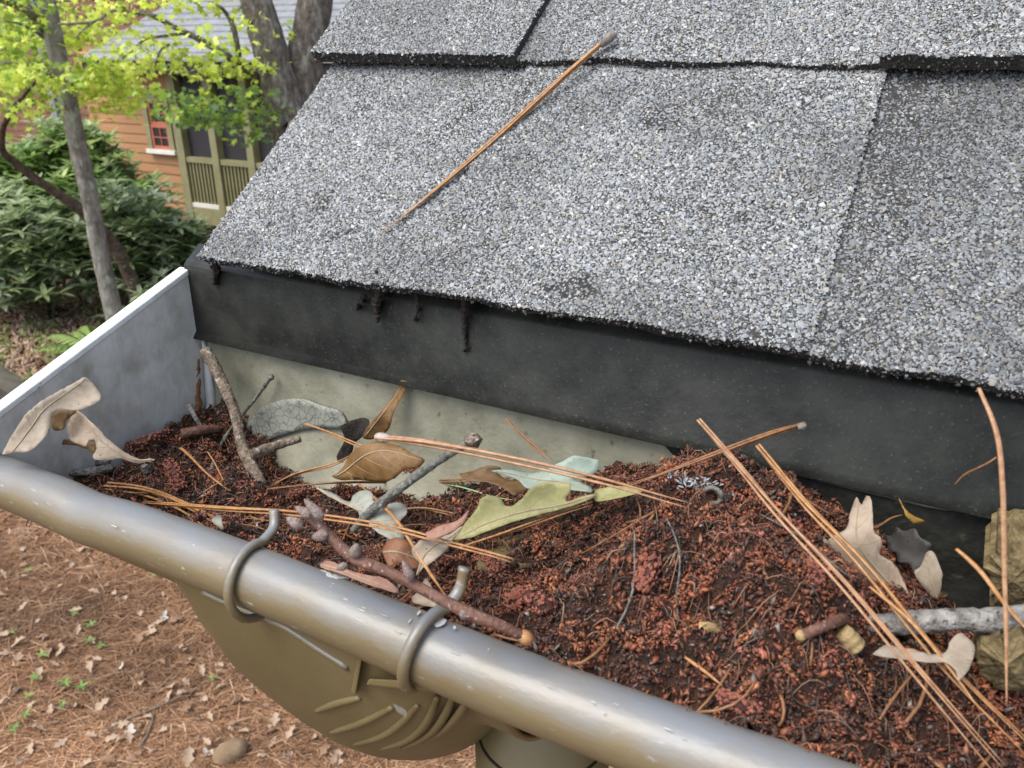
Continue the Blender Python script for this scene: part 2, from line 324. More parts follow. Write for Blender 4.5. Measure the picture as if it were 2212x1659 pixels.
def granules(parent, x0, x1, s0, s1, h, seed, tone=1.0, sp=.00078, bald=None):
    nx, ns = int((x1-x0)/sp), int((s1-s0)/sp)
    X, S = np.meshgrid(np.arange(nx), np.arange(ns)); X = x0+(X.ravel()+rng.uniform(-.1, 1.1, X.size))*sp; S = s0+(S.ravel()+rng.uniform(-.1, 1.1, S.size))*sp
    P = np.stack([X, S], 1); thin = snoise(P, 16, seed, 3)+.35*snoise(P, 150, seed+3, 2)
    keep = (rng.uniform(size=len(X)) < np.clip(1.0-.55*np.clip(thin-.55, 0, 1), .25, 1))
    if bald is not None:
        for bx, bs, rx, rs_, ang in bald:
            dx, ds = X-bx, S-bs; u = dx*math.cos(ang)+ds*math.sin(ang); v = -dx*math.sin(ang)+ds*math.cos(ang)
            d = (u/rx)**2+(v/rs_)**2+.7*snoise(P, 120, 77, 2); keep &= ~((d < 1) & (rng.uniform(size=len(X)) < .66))
    X, S = X[keep], S[keep]; N = len(X)
    w = .0012*snoise(X[:, None], 14, parent['seed']+5, 3) if 'seed' in parent else 0
    dz = .0010*snoise(X[:, None], 5, parent['seed']+9, 2)*np.clip(1-(S-s0)/max(.02, s1-s0), 0, 1) if 'seed' in parent else 0
    S = S+w*np.clip(1-(S-s0)/.02, 0, 1); size = rng.gamma(9, 1/9, N)*.00062; hh = h+dz+size*rng.uniform(-.15, .35, N)
    c = np.stack([X, YE+S*cs-hh*sn, ZE+S*sn+hh*cs], 1)
    col = pal(N, [(.29, .305, .32), (.245, .26, .28), (.19, .20, .212), (.10, .104, .107), (.36, .365, .37), (.30, .28, .245), (.45, .45, .44), (.22, .205, .175)], [22, 20, 18, 14, 13, 11, 5, 8], .24)*tone*.84
    stain = (1-.32*np.clip(snoise(P[keep], 9, seed+20, 3)-.05, 0, 1))*(1+.10*snoise(P[keep], 5, seed+31, 2)); col = col*stain[:, None]
    V, F, Cc = plates(c, size, col); mknp('granules', V, F, Cc, M['granule'], parent, kind='stuff')
def edge_grit(parent, x0, x1, s0, h0, h1, n):
    X = rng.uniform(x0, x1, n); hh = rng.uniform(h0-.0006, h1+.0002, n); S = s0+.0012*snoise(X[:, None], 14, parent['seed']+5, 3)+rng.normal(size=n)*.0005
    hh = hh+.0010*snoise(X[:, None], 5, parent['seed']+9, 2); c = np.stack([X, YE+S*cs-hh*sn, ZE+S*sn+hh*cs], 1)
    V, F, Cc = lumps(c, rng.gamma(4, .25, n)*.0005, pal(n, [(.03, .029, .027), (.06, .057, .052), (.11, .105, .10), (.24, .24, .24)], [4, 4, 3, 2], .3)); mknp('edge_grit', V, F, Cc, M['granule'], parent, kind='stuff')
def shingle(x0, x1, s0, s1, h0, h1, seed, g0, g1, tone=1, bald=None):
    o = mk('shingle', slab(x0, x1, s0, s1, h0, h1, seed=seed), M['asphalt'], roof); o['seed'] = seed
    granules(o, x0-.0002, x1+.0005, s0-.0002, min(s1, g1), h1, seed, tone, bald=bald); edge_grit(o, x0, x1, s0, h0, h1, int((x1-x0)*5000)); del o['seed']; return o
TL, TR = -.2005, -.0325
b_tab = [(-.125, .012, .010, .005, .2), (-.2, .018, .003, .002, .3)]
shingle(-.3300, TL-.00005, 0, .20, -.0042, 0, 11, 0, .155, 1.02, [(-.252, .024, .0065, .0022, .75)])
shingle(TR+.0003, XR, 0, .20, -.0042, 0, 12, 0, .155, .76)
mk('shingle', slab(TL, TR, .001, .20, -.0042, 0, seed=13), M['asphalt'], roof)
shingle(TL, TR, -.0005, .20, -.0002, .0026, 14, 0, .155, 1.0, b_tab)
shingle(-.3368, -.2058, .1420, .34, .0042, .0110, 15, 0, .30, 1.05)
shingle(-.2056, -.0355, .1440, .34, .0026, .0062, 16, 0, .30, 1.03)
shingle(-.0350, XR, .1420, .34, .0042, .0110, 17, 0, .30, .95)
for k, (a, b2) in enumerate(((-.338, -.10), (-.0994, .16), (.1606, XR))): mk('shingle', slab(a, b2, .286, .62, .0102, .0150, seed=20+k), M['asphalt'], roof)
g = Geo(); g.hexa([rp(x, s, h) for h in (-.020, -.0062) for s in (.012, .9) for x in (-.322, XR)]); mk('roof_deck', g, M['wood_dark'], roof)
YD = .285
def prof(name, pr, x0, x1, m, parent, nx=2, **kw):
    g = Geo(); xx = np.linspace(x0, x1, nx); q = len(pr)
    V = [(x, y, H+z) for x in xx for y, z in pr]
    F = [(i*q+a, i*q+a+1, i*q+q+a+1, i*q+q+a) for i in range(nx-1) for a in range(q-1)]
    return mk(name, g.add(V, F), m, parent, **kw)
drip_pr = [(.297, -.0992), (.289, -.1052), (.2865, -.1066), (YD, -.1085), (YD-.0005, -.145), (YD-.0035, -.1484), (YD-.0025, -.1492), (YD+.0008, -.1465)]
prof('drip_edge', drip_pr, -.3525, XR, M['drip'], roof, 2, solid=.0008, smooth=True)
g = Geo(); g.hexa([(-.3527-d, YD+y, H+z) for z, y in ((-.146, 0), (-.1088, .002)) for y in (y, y+.012) for d in (.0012, 0)])
for i in (2, 3, 6, 7): g.v[0][i] += (0, 0, .009)
g.v[0] -= (-.004, 0, .004)
mk('rake_edge', g, M['drip'], roof)
g = Geo(); g.box((-.34, .2892, H-.30), (XR, .312, H-.118)); mk('fascia_board', g, M['wood_dark'], roof)
g = Geo(); g.box((-.34, .312, H-.30), (XR, .64, H-.29)); mk('soffit', g, M['olive'], roof)
nh = empty('near_house_wall', (1.5, .66, 0), 'cedar wall under the near eave below the gutter', 'wall')
g = Geo(); g.box((.02, .655, 0), (3, .70, H-.302)); mk('wall', g, M['siding'], nh)

# grime hanging from the shingle edge over the drip edge
def grime(pts, r, label):
    P = spline([py(x, y, d) for x, y, d in pts], 6); gg = Geo().tube(P, r, 6, jit=.35)
    for i in range(0, len(P), 2): gg.ell(P[i]+rng.normal(size=3)*.0008, rng.normal(size=3), .0016, .0009, 5, 3)
    mk('grime_strand', gg, M['grime'], None, label=label, cat='debris', group='grime hanging over the drip edge')
grime([(815, 590, .281), (822, 625, .281), (812, 655, .2825), (820, 690, .2835)], [.0014, .0019, .0023, .0007], 'black clump of grime hanging from the shingle edge, largest of four')
grime([(790, 640, .283), (778, 648, .283), (770, 668, .2835)], [.0012, .0010, .0006], 'thin hooked root strand beside the largest grime clump on the drip edge')
grime([(895, 625, .281), (903, 655, .283), (900, 685, .2838)], [.0012, .0011, .0006], 'short thin grime strand right of the largest clump on the drip edge')
grime([(1005, 640, .281), (1003, 680, .283), (1004, 720, .2838), (1008, 755, .2838)], [.0017, .0016, .0010, .0006], 'long thin black grime strand running down the drip edge')
grime([(465, 575, .282), (466, 590, .2835), (464, 615, .2838)], [.0022, .0022, .0012], 'dark grime streak at the left corner of the drip edge')

# ------------------------------------------------------------------ gutter
YB, ZB, RB = .165, -.1770, .0108
YC, ZC, RA = .2272, -.1735, .0596
gutter = empty('roof_gutter', (-.1, YC, H-.24), 'brown half round vinyl gutter with rolled front bead under the eave', 'gutter')
X0, X1 = -.3505, .30
arc = [(YC+RA*math.cos(t), ZC+RA*math.sin(t)) for t in np.linspace(0, -math.pi, 28)]
tr_pr = [(.2868, -.117), (.2870, -.15)]+arc
prof('trough', tr_pr, X0, X1, M['gut_in'], gutter, 2, smooth=True)
prof('outer_shell', [(YC+(RA+.0014)*math.cos(t), ZC+(RA+.0014)*math.sin(t)) for t in np.linspace(-.02, -math.pi+.0, 28)], X0, X1, M['gut_out'], gutter, 2, smooth=True)
P = []
for x in np.linspace(X0-.001, X1, 90): P.append((x, YB+.0006*math.sin(x*21+1), H+ZB+.0010*math.sin(x*27+.4)-.0016*math.exp(-((x+.285)/.013)**2)))
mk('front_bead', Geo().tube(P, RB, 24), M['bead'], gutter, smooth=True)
# end cap: plate, rim
g = Geo(); top0, top1 = np.array([.1600, -.1555]), np.array([.2872, -.1120])
ol = [tuple(top1), tuple(top0)]+[(YC+(RA+.001)*math.cos(t), ZC+(RA+.001)*math.sin(t)) for t in np.linspace(-math.pi, 0, 24)]
q = len(ol); V = [(X0+d, y, H+z) for d in (0, -.0022) for y, z in ol]
g.add(V, [tuple(range(q)), tuple(range(2*q-1, q-1, -1))]+[(a, a+q, (a+1) % q+q, (a+1) % q) for a in range(q)])
ec = mk('end_cap', g, M['endcap'], gutter)
g = Geo(); nrm = np.array([-(top1-top0)[1], (top1-top0)[0]]); nrm /= np.linalg.norm(nrm)
V = []
for (y, z) in (top0-.006*(top1-top0)/.13, top1):
    for a, b3 in ((.0012, -.0012), (-.0066, -.0012), (-.0066, .0020), (.0012, .0020)):
        V.append((X0-.0005+a-.0002, y+nrm[0]*b3, H+z+nrm[1]*b3))
g.add(V, [(0, 1, 5, 4), (1, 2, 6, 5), (2, 3, 7, 6), (3, 0, 4, 7), (0, 3, 2, 1), (4, 5, 6, 7)])
mk('rim', g, M['flange'], ec, bevel=.0007)
# sealant: fillet in the corner and the cracked patch on the back wall
P = [(X0+.003, YC+(RA-.001)*math.cos(t), H+ZC+(RA-.001)*math.sin(t)) for t in np.linspace(-.2, -2.2, 20)]
P = [(X0+.003, .2855, H-.150), (X0+.003, .2858, H-.165)]+P
mk('corner_sealant', Geo().tube(P, [.001, .004, .0055, .005, .006, .004], 8, jit=.3), M['endcap'], gutter, smooth=True)
def trough_pt(x, y, off=.0):
    d = ray(x, y)
    for Y in np.arange(.2, .29, .0005):
        p = d*(Y/d[1]); z = p[2]
        if (z > ZC and Y >= .2866-off) or (z <= ZC and math.hypot(Y-YC, z-ZC) >= RA-off and Y > YC): return CAM+p
    return CAM+d*(.2866/d[1])
def patch(name, outl, m, parent, off=.0012, thick=.0012, step=12, smooth=True):
    o = spline(list(outl)+[outl[0]], 5)[:-1]; gg = Geo(); tri(o, lambda x, y: trough_pt(x, y, off), gg, step)
    return mk(name, gg, m, parent, smooth=smooth, solid=thick)
def inpoly(p, poly):
    x, y = p; c = False; j = len(poly)-1
    for i in range(len(poly)):
        xi, yi = poly[i]; xj, yj = poly[j]
        if (yi > y) != (yj > y) and x < (xj-xi)*(y-yi)/(yj-yi)+xi: c = not c
        j = i
    return c
def tri(o, fn, gg, step):
    lo, hi = o.min(0), o.max(0); pts = [Vector((float(a), float(b))) for a, b in o]; E = [(i, (i+1) % len(o)) for i in range(len(o))]
    for a in np.arange(lo[0]+step/2, hi[0], step):
        for b in np.arange(lo[1]+step/2, hi[1], step):
            p = (a+random.uniform(-.2, .2)*step, b+random.uniform(-.2, .2)*step)
            if inpoly(p, o) and np.min(np.hypot(o[:, 0]-p[0], o[:, 1]-p[1])) > step*.45: pts.append(Vector(p))
    r = delaunay_2d_cdt(pts, E, [], 1, 1e-5)
    gg.add([fn(v.x, v.y) for v in r[0]], [tuple(f) for f in r[2]])
patch('sealant_patch', [C5(430, 1180), C5(520, 1075), C5(640, 1030), C5(760, 1025), C5(860, 1060), C5(980, 1100), C5(1010, 1190), C5(860, 1195), C5(720, 1215), C5(560, 1265), C5(470, 1290)], M['sealant'], gutter)

patch('grime_shade_film', [(1430, 955), (1600, 998), (1800, 1048), (2000, 1096), (2240, 1160), (2240, 1440), (2050, 1420), (1900, 1330), (1780, 1210), (1680, 1110), (1560, 1040), (1480, 1005)], M['film'], gutter, .0006, .0004, 20)  # grime plus the shade below the drip edge, painted as one dark film
# drop outlet bowl below the bead, lofted from the trough to a deep basin
AW, ZT = .0625, -.180
sil = [(478, 1325), (505, 1400), (545, 1455), (600, 1502), (665, 1553), (740, 1600), (810, 1622), (880, 1626), (945, 1612), (1000, 1575), (1035, 1540)]
XB, BB = [], []
for (x, y) in sil:
    d = ray(x, y); t = d[2]/d[1]; c0 = abs(ZT-YC*t); b2 = max(c0*c0-AW*AW*t*t, .0618**2); Dn = math.sqrt(b2+AW*AW*t*t); yt = YC+AW*AW*t/Dn
    XB.append(d[0]/d[1]*yt); BB.append(math.sqrt(b2))
XB, BB = np.array(XB), np.array(BB); o_ = np.argsort(XB); XB, BB = XB[o_], BB[o_]
bowl_b = lambda x: np.interp(x, np.concatenate([[XB[0]-.004], XB, [XB[-1]+.02]]), np.concatenate([[.0618], BB, [.0618]]))
g = Geo(); xx = np.linspace(XB[0]-.004, XB[-1]+.018, 60); th = np.linspace(-.02, -math.pi+.02, 40)
sm = np.convolve(np.pad(bowl_b(xx), 2, mode='edge'), np.ones(5)/5, 'valid'); bowl_s = lambda x: np.interp(x, xx, sm)
wz = lambda x: float(np.clip((bowl_s(x)-.0622)/.02, 0, 1))
V = [(x, YC+AW*math.cos(t), H+ZC+(ZT-ZC)*wz(x)+bowl_s(x)*math.sin(t)) for x in xx for t in th]; q = len(th)
g.add(V, [(i*q+a, i*q+a+1, i*q+q+a+1, i*q+q+a) for i in range(len(xx)-1) for a in range(q-1)])
bowl = mk('drop_outlet', g, M['gut_out'], gutter, smooth=True, solid=.002)
def bowl_pt(x, y, lift=.0):
    d = ray(x, y); last = None
    for Y in np.arange(.155, .2262, .0004):
        p = d*(Y/d[1]); b = bowl_s(p[0])+lift
        if ((Y-YC)/(AW+lift))**2+((p[2]-ZT)/b)**2 <= 1: return CAM+p
        e = ((Y-YC)/(AW+lift))**2+((p[2]-ZT)/b)**2
        if last is None or e < last[0]: last = (e, CAM+p)
    return last[1]
ribs = [[(640, 1030), (760, 985), (885, 955)], [(720, 1150), (900, 1090), (1065, 1008)], [(850, 1215), (1010, 1165), (1120, 1090), (1205, 995)], [(1000, 1240), (1160, 1180), (1260, 1080), (1312, 950)], [(1120, 1235), (1260, 1160), (1350, 1060), (1402, 940)], [(1240, 1200), (1350, 1130), (1430, 1050), (1474, 975)]]
for k, r_ in enumerate(ribs):
    P = np.array([bowl_pt(*C8(*p), .0022) for p in spline(r_, 9)]); P[1:-1] = (P[:-2]+2*P[1:-1]+P[2:])/4
    mk('rib', Geo().tube(P, [.0008, .0013, .0015, .0015, .0014, .0010], 10), M['gut_out'], bowl, smooth=True)
# rim lip of the outlet right under the bead
P = spline([bowl_pt(*C8(*p), .0022) for p in ((20, 370), (150, 430), (330, 505), (480, 570), (640, 675), (820, 790))], 6)
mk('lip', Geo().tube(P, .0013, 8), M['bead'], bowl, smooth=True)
# wrap-over clips
def clip(xc, tip, skew, lab):
    R0 = RB+.0026; P = []
    for t in np.linspace(math.radians(292), math.radians(60), 18):     # bottom, front, top
        P.append((xc+skew*(t-math.pi), YB+R0*math.cos(t), H+ZB+R0*math.sin(t)))
    P = np.array(P); e = np.array(tip); a = P[-1]
    tail = spline([a, a*.55+e*.45+np.array([.0006, .0022, -.0012]), e], 6)[1:]
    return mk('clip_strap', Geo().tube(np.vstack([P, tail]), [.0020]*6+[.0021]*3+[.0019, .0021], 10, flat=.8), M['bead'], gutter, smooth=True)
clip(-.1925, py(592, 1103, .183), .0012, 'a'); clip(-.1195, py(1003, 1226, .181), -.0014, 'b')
# bracket pocket at the second clip
br = empty('bracket', py(860, 1440, .168)); br.parent = gutter; br.location = ROOTLOC['bracket']-ROOTLOC['roof_gutter']
def quadbox(c8, ya, yb): return [py(*C8(*p), y) for y in (ya, yb) for p in c8]
g = Geo(); g.hexa(quadbox([(835, 925), (862, 935), (880, 690), (905, 690)], .1600, .172)); mk('plate', g, M['gut_out'], br, bevel=.0005)
g = Geo(); g.hexa(quadbox([(920, 885), (1300, 925), (935, 850), (1290, 868)], .1565, .172)); mk('ledge', g, M['gut_out'], br, bevel=.0006)
g = Geo(); g.hexa(quadbox([(850, 930), (1310, 960), (890, 700), (1250, 760)], .171, .173)); mk('back_plate', g, M['drip'], br)
# white paint flecks on bead
def bead_pt(x, y, off=.0003):
    d = ray(x, y); d2 = d[1:]; t = np.array([YB, ZB])@d2/(d2@d2); e = np.array([YB, ZB])-t*d2; R2 = (RB+off)**2-e@e
    s = t-math.sqrt(max(R2, 0)/(d2@d2)); return CAM+d*s
def fleck(pts, name='paint_fleck'):
    o = np.array(pts); gg = Geo(); tri(o, lambda x, y: bead_pt(x, y), gg, 6); mk(name, gg, M['paintfleck'], gutter, solid=.0003)
def blob(cx, cy, a, b, ang=0, n=12, rag=.2):
    out = []
    for k in range(n):
        t = 2*math.pi*k/n; r = 1+random.uniform(-rag, rag); u, v = a*r*math.cos(t), b*r*math.sin(t)
        out.append((cx+u*math.cos(ang)-v*math.sin(ang), cy+u*math.sin(ang)+v*math.cos(ang)))
    return out
for (x, y, a, b, an) in ((375, 195, 24, 17, 1.3), (439, 205, 13, 20, .3), (1330, 545, 38, 17, -.5), (1408, 570, 8, 8, 0), (1210, 490, 14, 6, -.8)):
    cx, cy = C8(x, y); fleck(blob(cx, cy, a*.39, b*.39, an, rag=.12))
fleck([C8(*p) for p in ((565, 290), (610, 300), (650, 290), (690, 330), (740, 325), (725, 380), (700, 405), (690, 370), (660, 380), (640, 350), (605, 345), (590, 310))])
fleck([C8(*p) for p in ((665, 250), (720, 262), (800, 290), (830, 298), (760, 300), (700, 288))])
for k in range(26):
    x = random.uniform(150, 1900); yb = 1030+(x-0)*.375+random.uniform(-22, 30)
    L_ = random.uniform(3, 14); an = random.choice((.38, .38, .4, -1.0)); fleck(blob(x, yb, L_, random.uniform(.5, 1.1), an, 8, .4))
# outlet pipe
pc = np.array([-.112, .236]); g = Geo()
zs = [-.19, -.272, -.2735, -.40, -1.2, -3.5]; rs = [.0275, .0275, .0295, .0295, .0295, .0295]
g.tube([(pc[0], pc[1], H+z) for z in zs], .0275, 28); v = g.v[0]
for i, r in enumerate(rs): v[i*28:(i+1)*28, :2] = pc+(v[i*28:(i+1)*28, :2]-pc)*(r/.0275)
dp = mk('downspout', g, M['gut_out'], gutter, smooth=True, bevel=0)
P = [(pc[0]+.0277*math.cos(t), pc[1]+.0277*math.sin(t), H-.2725) for t in np.linspace(-2.75, .3, 24)]
mk('collar_seam', Geo().tube([(P[0][0], P[0][1], H-.235), (P[0][0], P[0][1], H-.262)]+P, .0007, 6), M['grime'], dp)

# ------------------------------------------------------------------ rotted debris bed
CX = np.array([-.36, -.33, -.30, -.27, -.22, -.17, -.12, -.07, -.03, 0, .04, .12, .42])
FR = np.array([-.206, -.203, -.199, -.193, -.188, -.185, -.178, -.1715, -.1715, -.177, -.19, -.20, -.20])
MI = np.array([-.198, -.198, -.199, -.200, -.199, -.199, -.191, -.1530, -.1440, -.157, -.181, -.188, -.19])
BA = np.array([-.190, -.190, -.202, -.216, -.209, -.193, -.177, -.1500, -.153, -.176, -.195, -.198, -.198])
def deb(x, y):
    f, m_, b = np.interp(x, CX, FR), np.interp(x, CX, MI), np.interp(x, CX, BA)
    u = np.clip((np.asarray(y)-.175)/(.283-.175), 0, 1); z = f*(1-u)*(1-2*u)+m_*4*u*(1-u)+b*u*(2*u-1)
    P = np.stack([np.ravel(x), np.ravel(y)], 1); nz = .0058*snoise(P, 19, 41, 3)+.0050*np.abs(snoise(P, 50, 42, 2))-.0016
    return z+nz.reshape(np.shape(z))
nx, ny = 220, 46; gx, gy = np.meshgrid(np.linspace(-.3495, .2, nx), np.linspace(.1712, .2862, ny))
dz = deb(gx, gy); V = np.stack([gx.ravel(), gy.ravel(), H+dz.ravel()], 1)
tz_ = H+ZC-np.sqrt(np.clip((RA-.001)**2-(V[:, 1]-YC)**2, 0, None)); outm = V[:, 2] < tz_
low = np.where(np.hypot(V[:, 1]-YC, np.minimum(V[:, 2]-H-ZC, 0)) > RA-.0005)[0]
idx = np.arange(nx*ny).reshape(ny, nx); F = np.stack([idx[:-1, :-1], idx[:-1, 1:], idx[1:, 1:], idx[1:, :-1]], -1).reshape(-1, 4)
F = F[~outm[F].any(1)]
debris = empty('debris_bed', (-.1, YC, H-.22), 'rust brown bed of rotted catkins and needle crumbs filling the gutter', 'debris', kind='stuff')
mknp('debris_soil', V, F, None, M['mulch'], debris, kind='stuff', smooth=True)
N = 105000
X = rng.uniform(-.349, .14, N); Y = rng.uniform(.170, .2845, N); Z = deb(X, Y); P2 = np.stack([X, Y], 1)
cl = snoise(P2, 60, 51, 3); Z = Z+np.clip(cl, 0, 1)*.0022+rng.uniform(-.0006, .0014, N)
inside = (Z > ZC) | (np.hypot(Y-YC, Z-ZC) < RA-.001); inside &= rng.uniform(size=N) < np.where(X < -.14, .62, 1)
X, Y, Z, cl = X[inside], Y[inside], Z[inside], cl[inside]; N = len(X)
red = np.clip(.5+.8*snoise(np.stack([X, Y], 1), 17, 55, 3)+.3*(X > -.15), 0, 1)
pick = rng.uniform(size=N) < (.22+.62*red)
pick &= (cl > -.35) | (rng.uniform(size=N) < .3)  # low spots get darker crumbs: pocket shadow put into their colour
col = np.where(pick[:, None], pal(N, [(.14, .045, .021), (.185, .063, .028), (.10, .031, .015), (.24, .105, .055), (.15, .045, .027)], [30, 20, 30, 5, 14], .38), pal(N, [(.035, .018, .012), (.07, .035, .022), (.022, .016, .014), (.12, .09, .075), (.24, .21, .19)], [35, 30, 20, 12, 3], .3))
V, F, Cc = lumps(np.stack([X, Y, H+Z], 1), rng.gamma(1.6, 1/1.6, N).clip(.25, 3.2)*.00042, col, (1.8, .85, .45)); mknp('crumbs', V, F, Cc, M['crumb'], debris, kind='stuff')
# matted catkin fragments heaped in the bed
Vc, Fc, Ccs, o = [], [], [], 0
for k in range(1000):
    x, y = rng.uniform(-.335, .10), rng.uniform(.176, .278)
    if x < -.13 and rng.uniform() < .45: continue
    z = float(deb(np.array([x]), np.array([y]))[0])
    if z < ZC and math.hypot(y-YC, z-ZC) > RA-.005: continue
    a = rng.uniform(0, 6.28); L_ = rng.uniform(.006, .017); cv = rng.normal()*.9; n_ = int(L_*9500); t = rng.uniform(-.5, .5, n_); ang = a+cv*t
    rad = rng.uniform(.0010, .0022)*np.sqrt(np.clip(1-(2*t)**2, .05, 1)); ph = rng.uniform(0, 6.28, n_)
    px_ = x+L_*t*np.cos(ang)-np.sin(ang)*np.cos(ph)*rad; py_ = np.clip(y+L_*t*np.sin(ang)+np.cos(ang)*np.cos(ph)*rad, .1715, .2835)
    pz_ = deb(px_, py_)*.4+z*.6+np.sin(ph)*rad+.0009
    base = pal(1, [(.21, .068, .030), (.14, .044, .021), (.28, .105, .046), (.075, .030, .018), (.20, .070, .042), (.05, .026, .018)], None, .25)
    v, f, c = lumps(np.stack([px_, py_, H+pz_], 1), rng.gamma(2.5, .4, n_)*.00040, np.clip(base*rng.uniform(.5, 1.6, (n_, 1)), 0, 1), (1.6, .85, .55)); Vc.append(v); Fc.append(f+o); Ccs.append(c); o += len(v)
mknp('catkin_fragments', np.vstack(Vc), np.vstack(Fc), np.clip(np.vstack(Ccs)*np.array([1.0, .98, 1.0]), 0, 1), M['crumb'], debris, kind='stuff')
# fibres
Vs, Fs, Cs = [], [], []; o = 0
for k in range(1300):
    x, y = rng.uniform(-.345, .12), rng.uniform(.172, .283); L_ = rng.uniform(.004, .016); a = rng.uniform(0, 6.28); cv = rng.uniform(-1.3, 1.3); r = rng.uniform(.0001, .00022)
    t = np.linspace(0, 1, 7); ang = a+cv*t; xx = x+np.cumsum(np.cos(ang))*L_/7; yy = np.clip(y+np.cumsum(np.sin(ang))*L_/7, .169, .2845); zz = deb(xx, yy)+.0012+.003*rng.uniform()*np.sin(t*3.1)
    if zz[0] < ZC and math.hypot(y-YC, zz[0]-ZC) > RA-.002: continue
    gg = Geo().tube(np.stack([xx, yy, H+zz], 1), r, 4); v = np.vstack(gg.v); Vs.append(v); f = [q for q in gg.f]; Fs += [tuple(i+o for i in q) for q in f]; o += len(v)
    Cs.append(np.repeat(pal(1, [(.10, .06, .04), (.13, .09, .07), (.05, .03, .02), (.24, .16, .10), (.22, .10, .05)], [4, 2, 4, 2, 4]), len(v), 0))
Fs = np.array([q for q in Fs if len(q) == 4]); mknp('root_fibres', np.vstack(Vs), Fs, np.vstack(Cs), M['crumb'], debris, kind='stuff')

g = Geo()
for k in range(150):
    x, y = rng.uniform(-.34, .10), rng.uniform(.174, .278); a = rng.uniform(0, 3.14); L_ = rng.uniform(.006, .022); cvv = rng.normal()*.5; t = np.linspace(-.5, .5, 5)
    xx2 = x+L_*t*np.cos(a+cvv*t); yy2 = np.clip(y+L_*t*np.sin(a+cvv*t), .171, .283); z0_ = deb(xx2, yy2)
    if z0_[2] < ZC and math.hypot(y-YC, z0_[2]-ZC) > RA-.003: continue
    g.tube(np.stack([xx2, yy2, H+np.linspace(z0_[0], z0_[-1], 5)+rng.uniform(.0006, .0022)], 1), rng.uniform(.0003, .0006), 5)
mk('needle_fragments', g, M['needle_dark'], debris, smooth=True, kind='stuff')
# ------------------------------------------------------------------ pine needles
def D(x, y, lift=.002):
    """survey point dropped onto the debris surface"""
    d = ray(x, y); prev = None
    for Yq in np.arange(.168, .2865, .0006):
        p = d*(Yq/d[1]); h = float(deb(np.array([p[0]]), np.array([Yq]))[0])+lift
        if p[2] <= h: return CAM+p
    return CAM+d*(.285/d[1])
def needles(pts, mt, label, n=3, r=.00065, spread=.0012, sheath=None, sheath_at=0, fan=.003, name='pine_needle_bundle', group='dry pine needles'):
    """pts: list of (x, y, Y) or 3D points; a bundle of n needles in one sheath"""
    P = [np.array(p) if len(p) == 3 and abs(p[0]) < 5 and p[2] > 1 else py(*p) for p in pts]; S = spline(P, 10); m = len(S); r = r*.85; tt = np.linspace(0, 1, m); S = S+np.outer(.0007*np.sin(tt*rng.uniform(4, 9)+rng.uniform(0, 6)), rng.normal(size=3)*.7)
    root = empty(name, S[0 if sheath_at == 0 else -1], label, 'pine needles', group)
    t = np.linspace(0, 1, m); t = t if sheath_at == 0 else 1-t; T = S[-1]-S[0]; T /= np.linalg.norm(T)
    a = np.cross(T, [0, 0, 1]); a /= np.linalg.norm(a); b = np.cross(a, T)
    for k in range(n):
        ph = 2*math.pi*k/n+.6; e = 1 if n == 1 else 0
        off = np.outer((spread*.55+(fan*(k-(n-1)/2))*t**2)*(1-e), a)+np.outer((spread*.45*math.sin(ph)*(1-e)+.0005*np.sin(t*5+k)), b)+np.outer(spread*.5*math.cos(ph)*(1-e)*np.ones(m), a)
        mk('needle', Geo().tube(S+off, np.array([.75, 1, 1, .95, .8, .25])[::1 if sheath_at == 0 else -1]*r, 6, flat=.75), mt, root, smooth=True)
    if sheath:
        q = S[:max(3, m//9)] if sheath_at == 0 else S[-max(3, m//9):]
        mk('sheath', Geo().tube(q, np.array([1.5, 1.7, 1.5, 1.0])[::1 if sheath_at == 0 else -1]*max(r*1.1, spread*.75), 8, jit=.15), M[sheath], root, smooth=True)
    return root
def rpx(x, y, h=.0035):
    n_ = np.array([0, -sn, cs]); return ppl(x, y, rp(0, 0, h), n_)
needles([rpx(1328, 72, .012), rpx(1225, 165, .0078), rpx(1090, 285, .0042), rpx(950, 400, .0032), rpx(822, 505, .003)], M['needle'], 'long straight pine needle bundle lying across the roof shingles', 3, .00085, .0017, 'sheath', 0, .0012)
needles([(812, 943, .205), (930, 958, .205), (1130, 995, .208), (1310, 1035, .213), (1480, 1083, .219)], M['needle_pink'], 'thick pinkish pine needle bundle with pale sheath, crossing the green leaf', 3, .0008, .0015, 'sheath_pale', 0, .0016)
needles([D(312, 1088), (480, 1098, .187), (640, 1103, .186), (830, 1130, .184), (1000, 1178, .184), (1112, 1211, .186)], M['needle'], 'long golden needle bundle running along the bead behind the clip', 3, .0006, .0012, None, 0, .001)
needles([(660, 914, .268), (725, 940, .262), (800, 968, .258)], M['needle'], 'short orange needle in front of the cracked sealant', 2, .0006, .001)
needles([D(598, 1045), (680, 1012, .255), (760, 982, .26)], M['needle'], 'orange needle rising to the curled brown leaf from the left', 2, .0006, .001)
needles([D(580, 1056, .003), D(720, 1044, .004), D(860, 1040, .004), D(1010, 1034, .005), D(1110, 1030, .006)], M['needle_dark'], 'long brown needle lying level behind the grey twig', 2, .0006, .001)
needles([(1738, 916, .272), (1650, 945, .262), (1500, 1000, .25), (1330, 1062, .243)], M['needle_dark'], 'brown needle bundle with dark tip rising over the mound against the drip edge', 3, .0006, .0012, 'sheath', 0, .0012)
needles([D(995, 1182, .004), D(1130, 1135, .010), D(1280, 1085, .008)], M['needle'], 'paired golden needles slanting below the yellow olive leaf', 2, .0007, .0013)
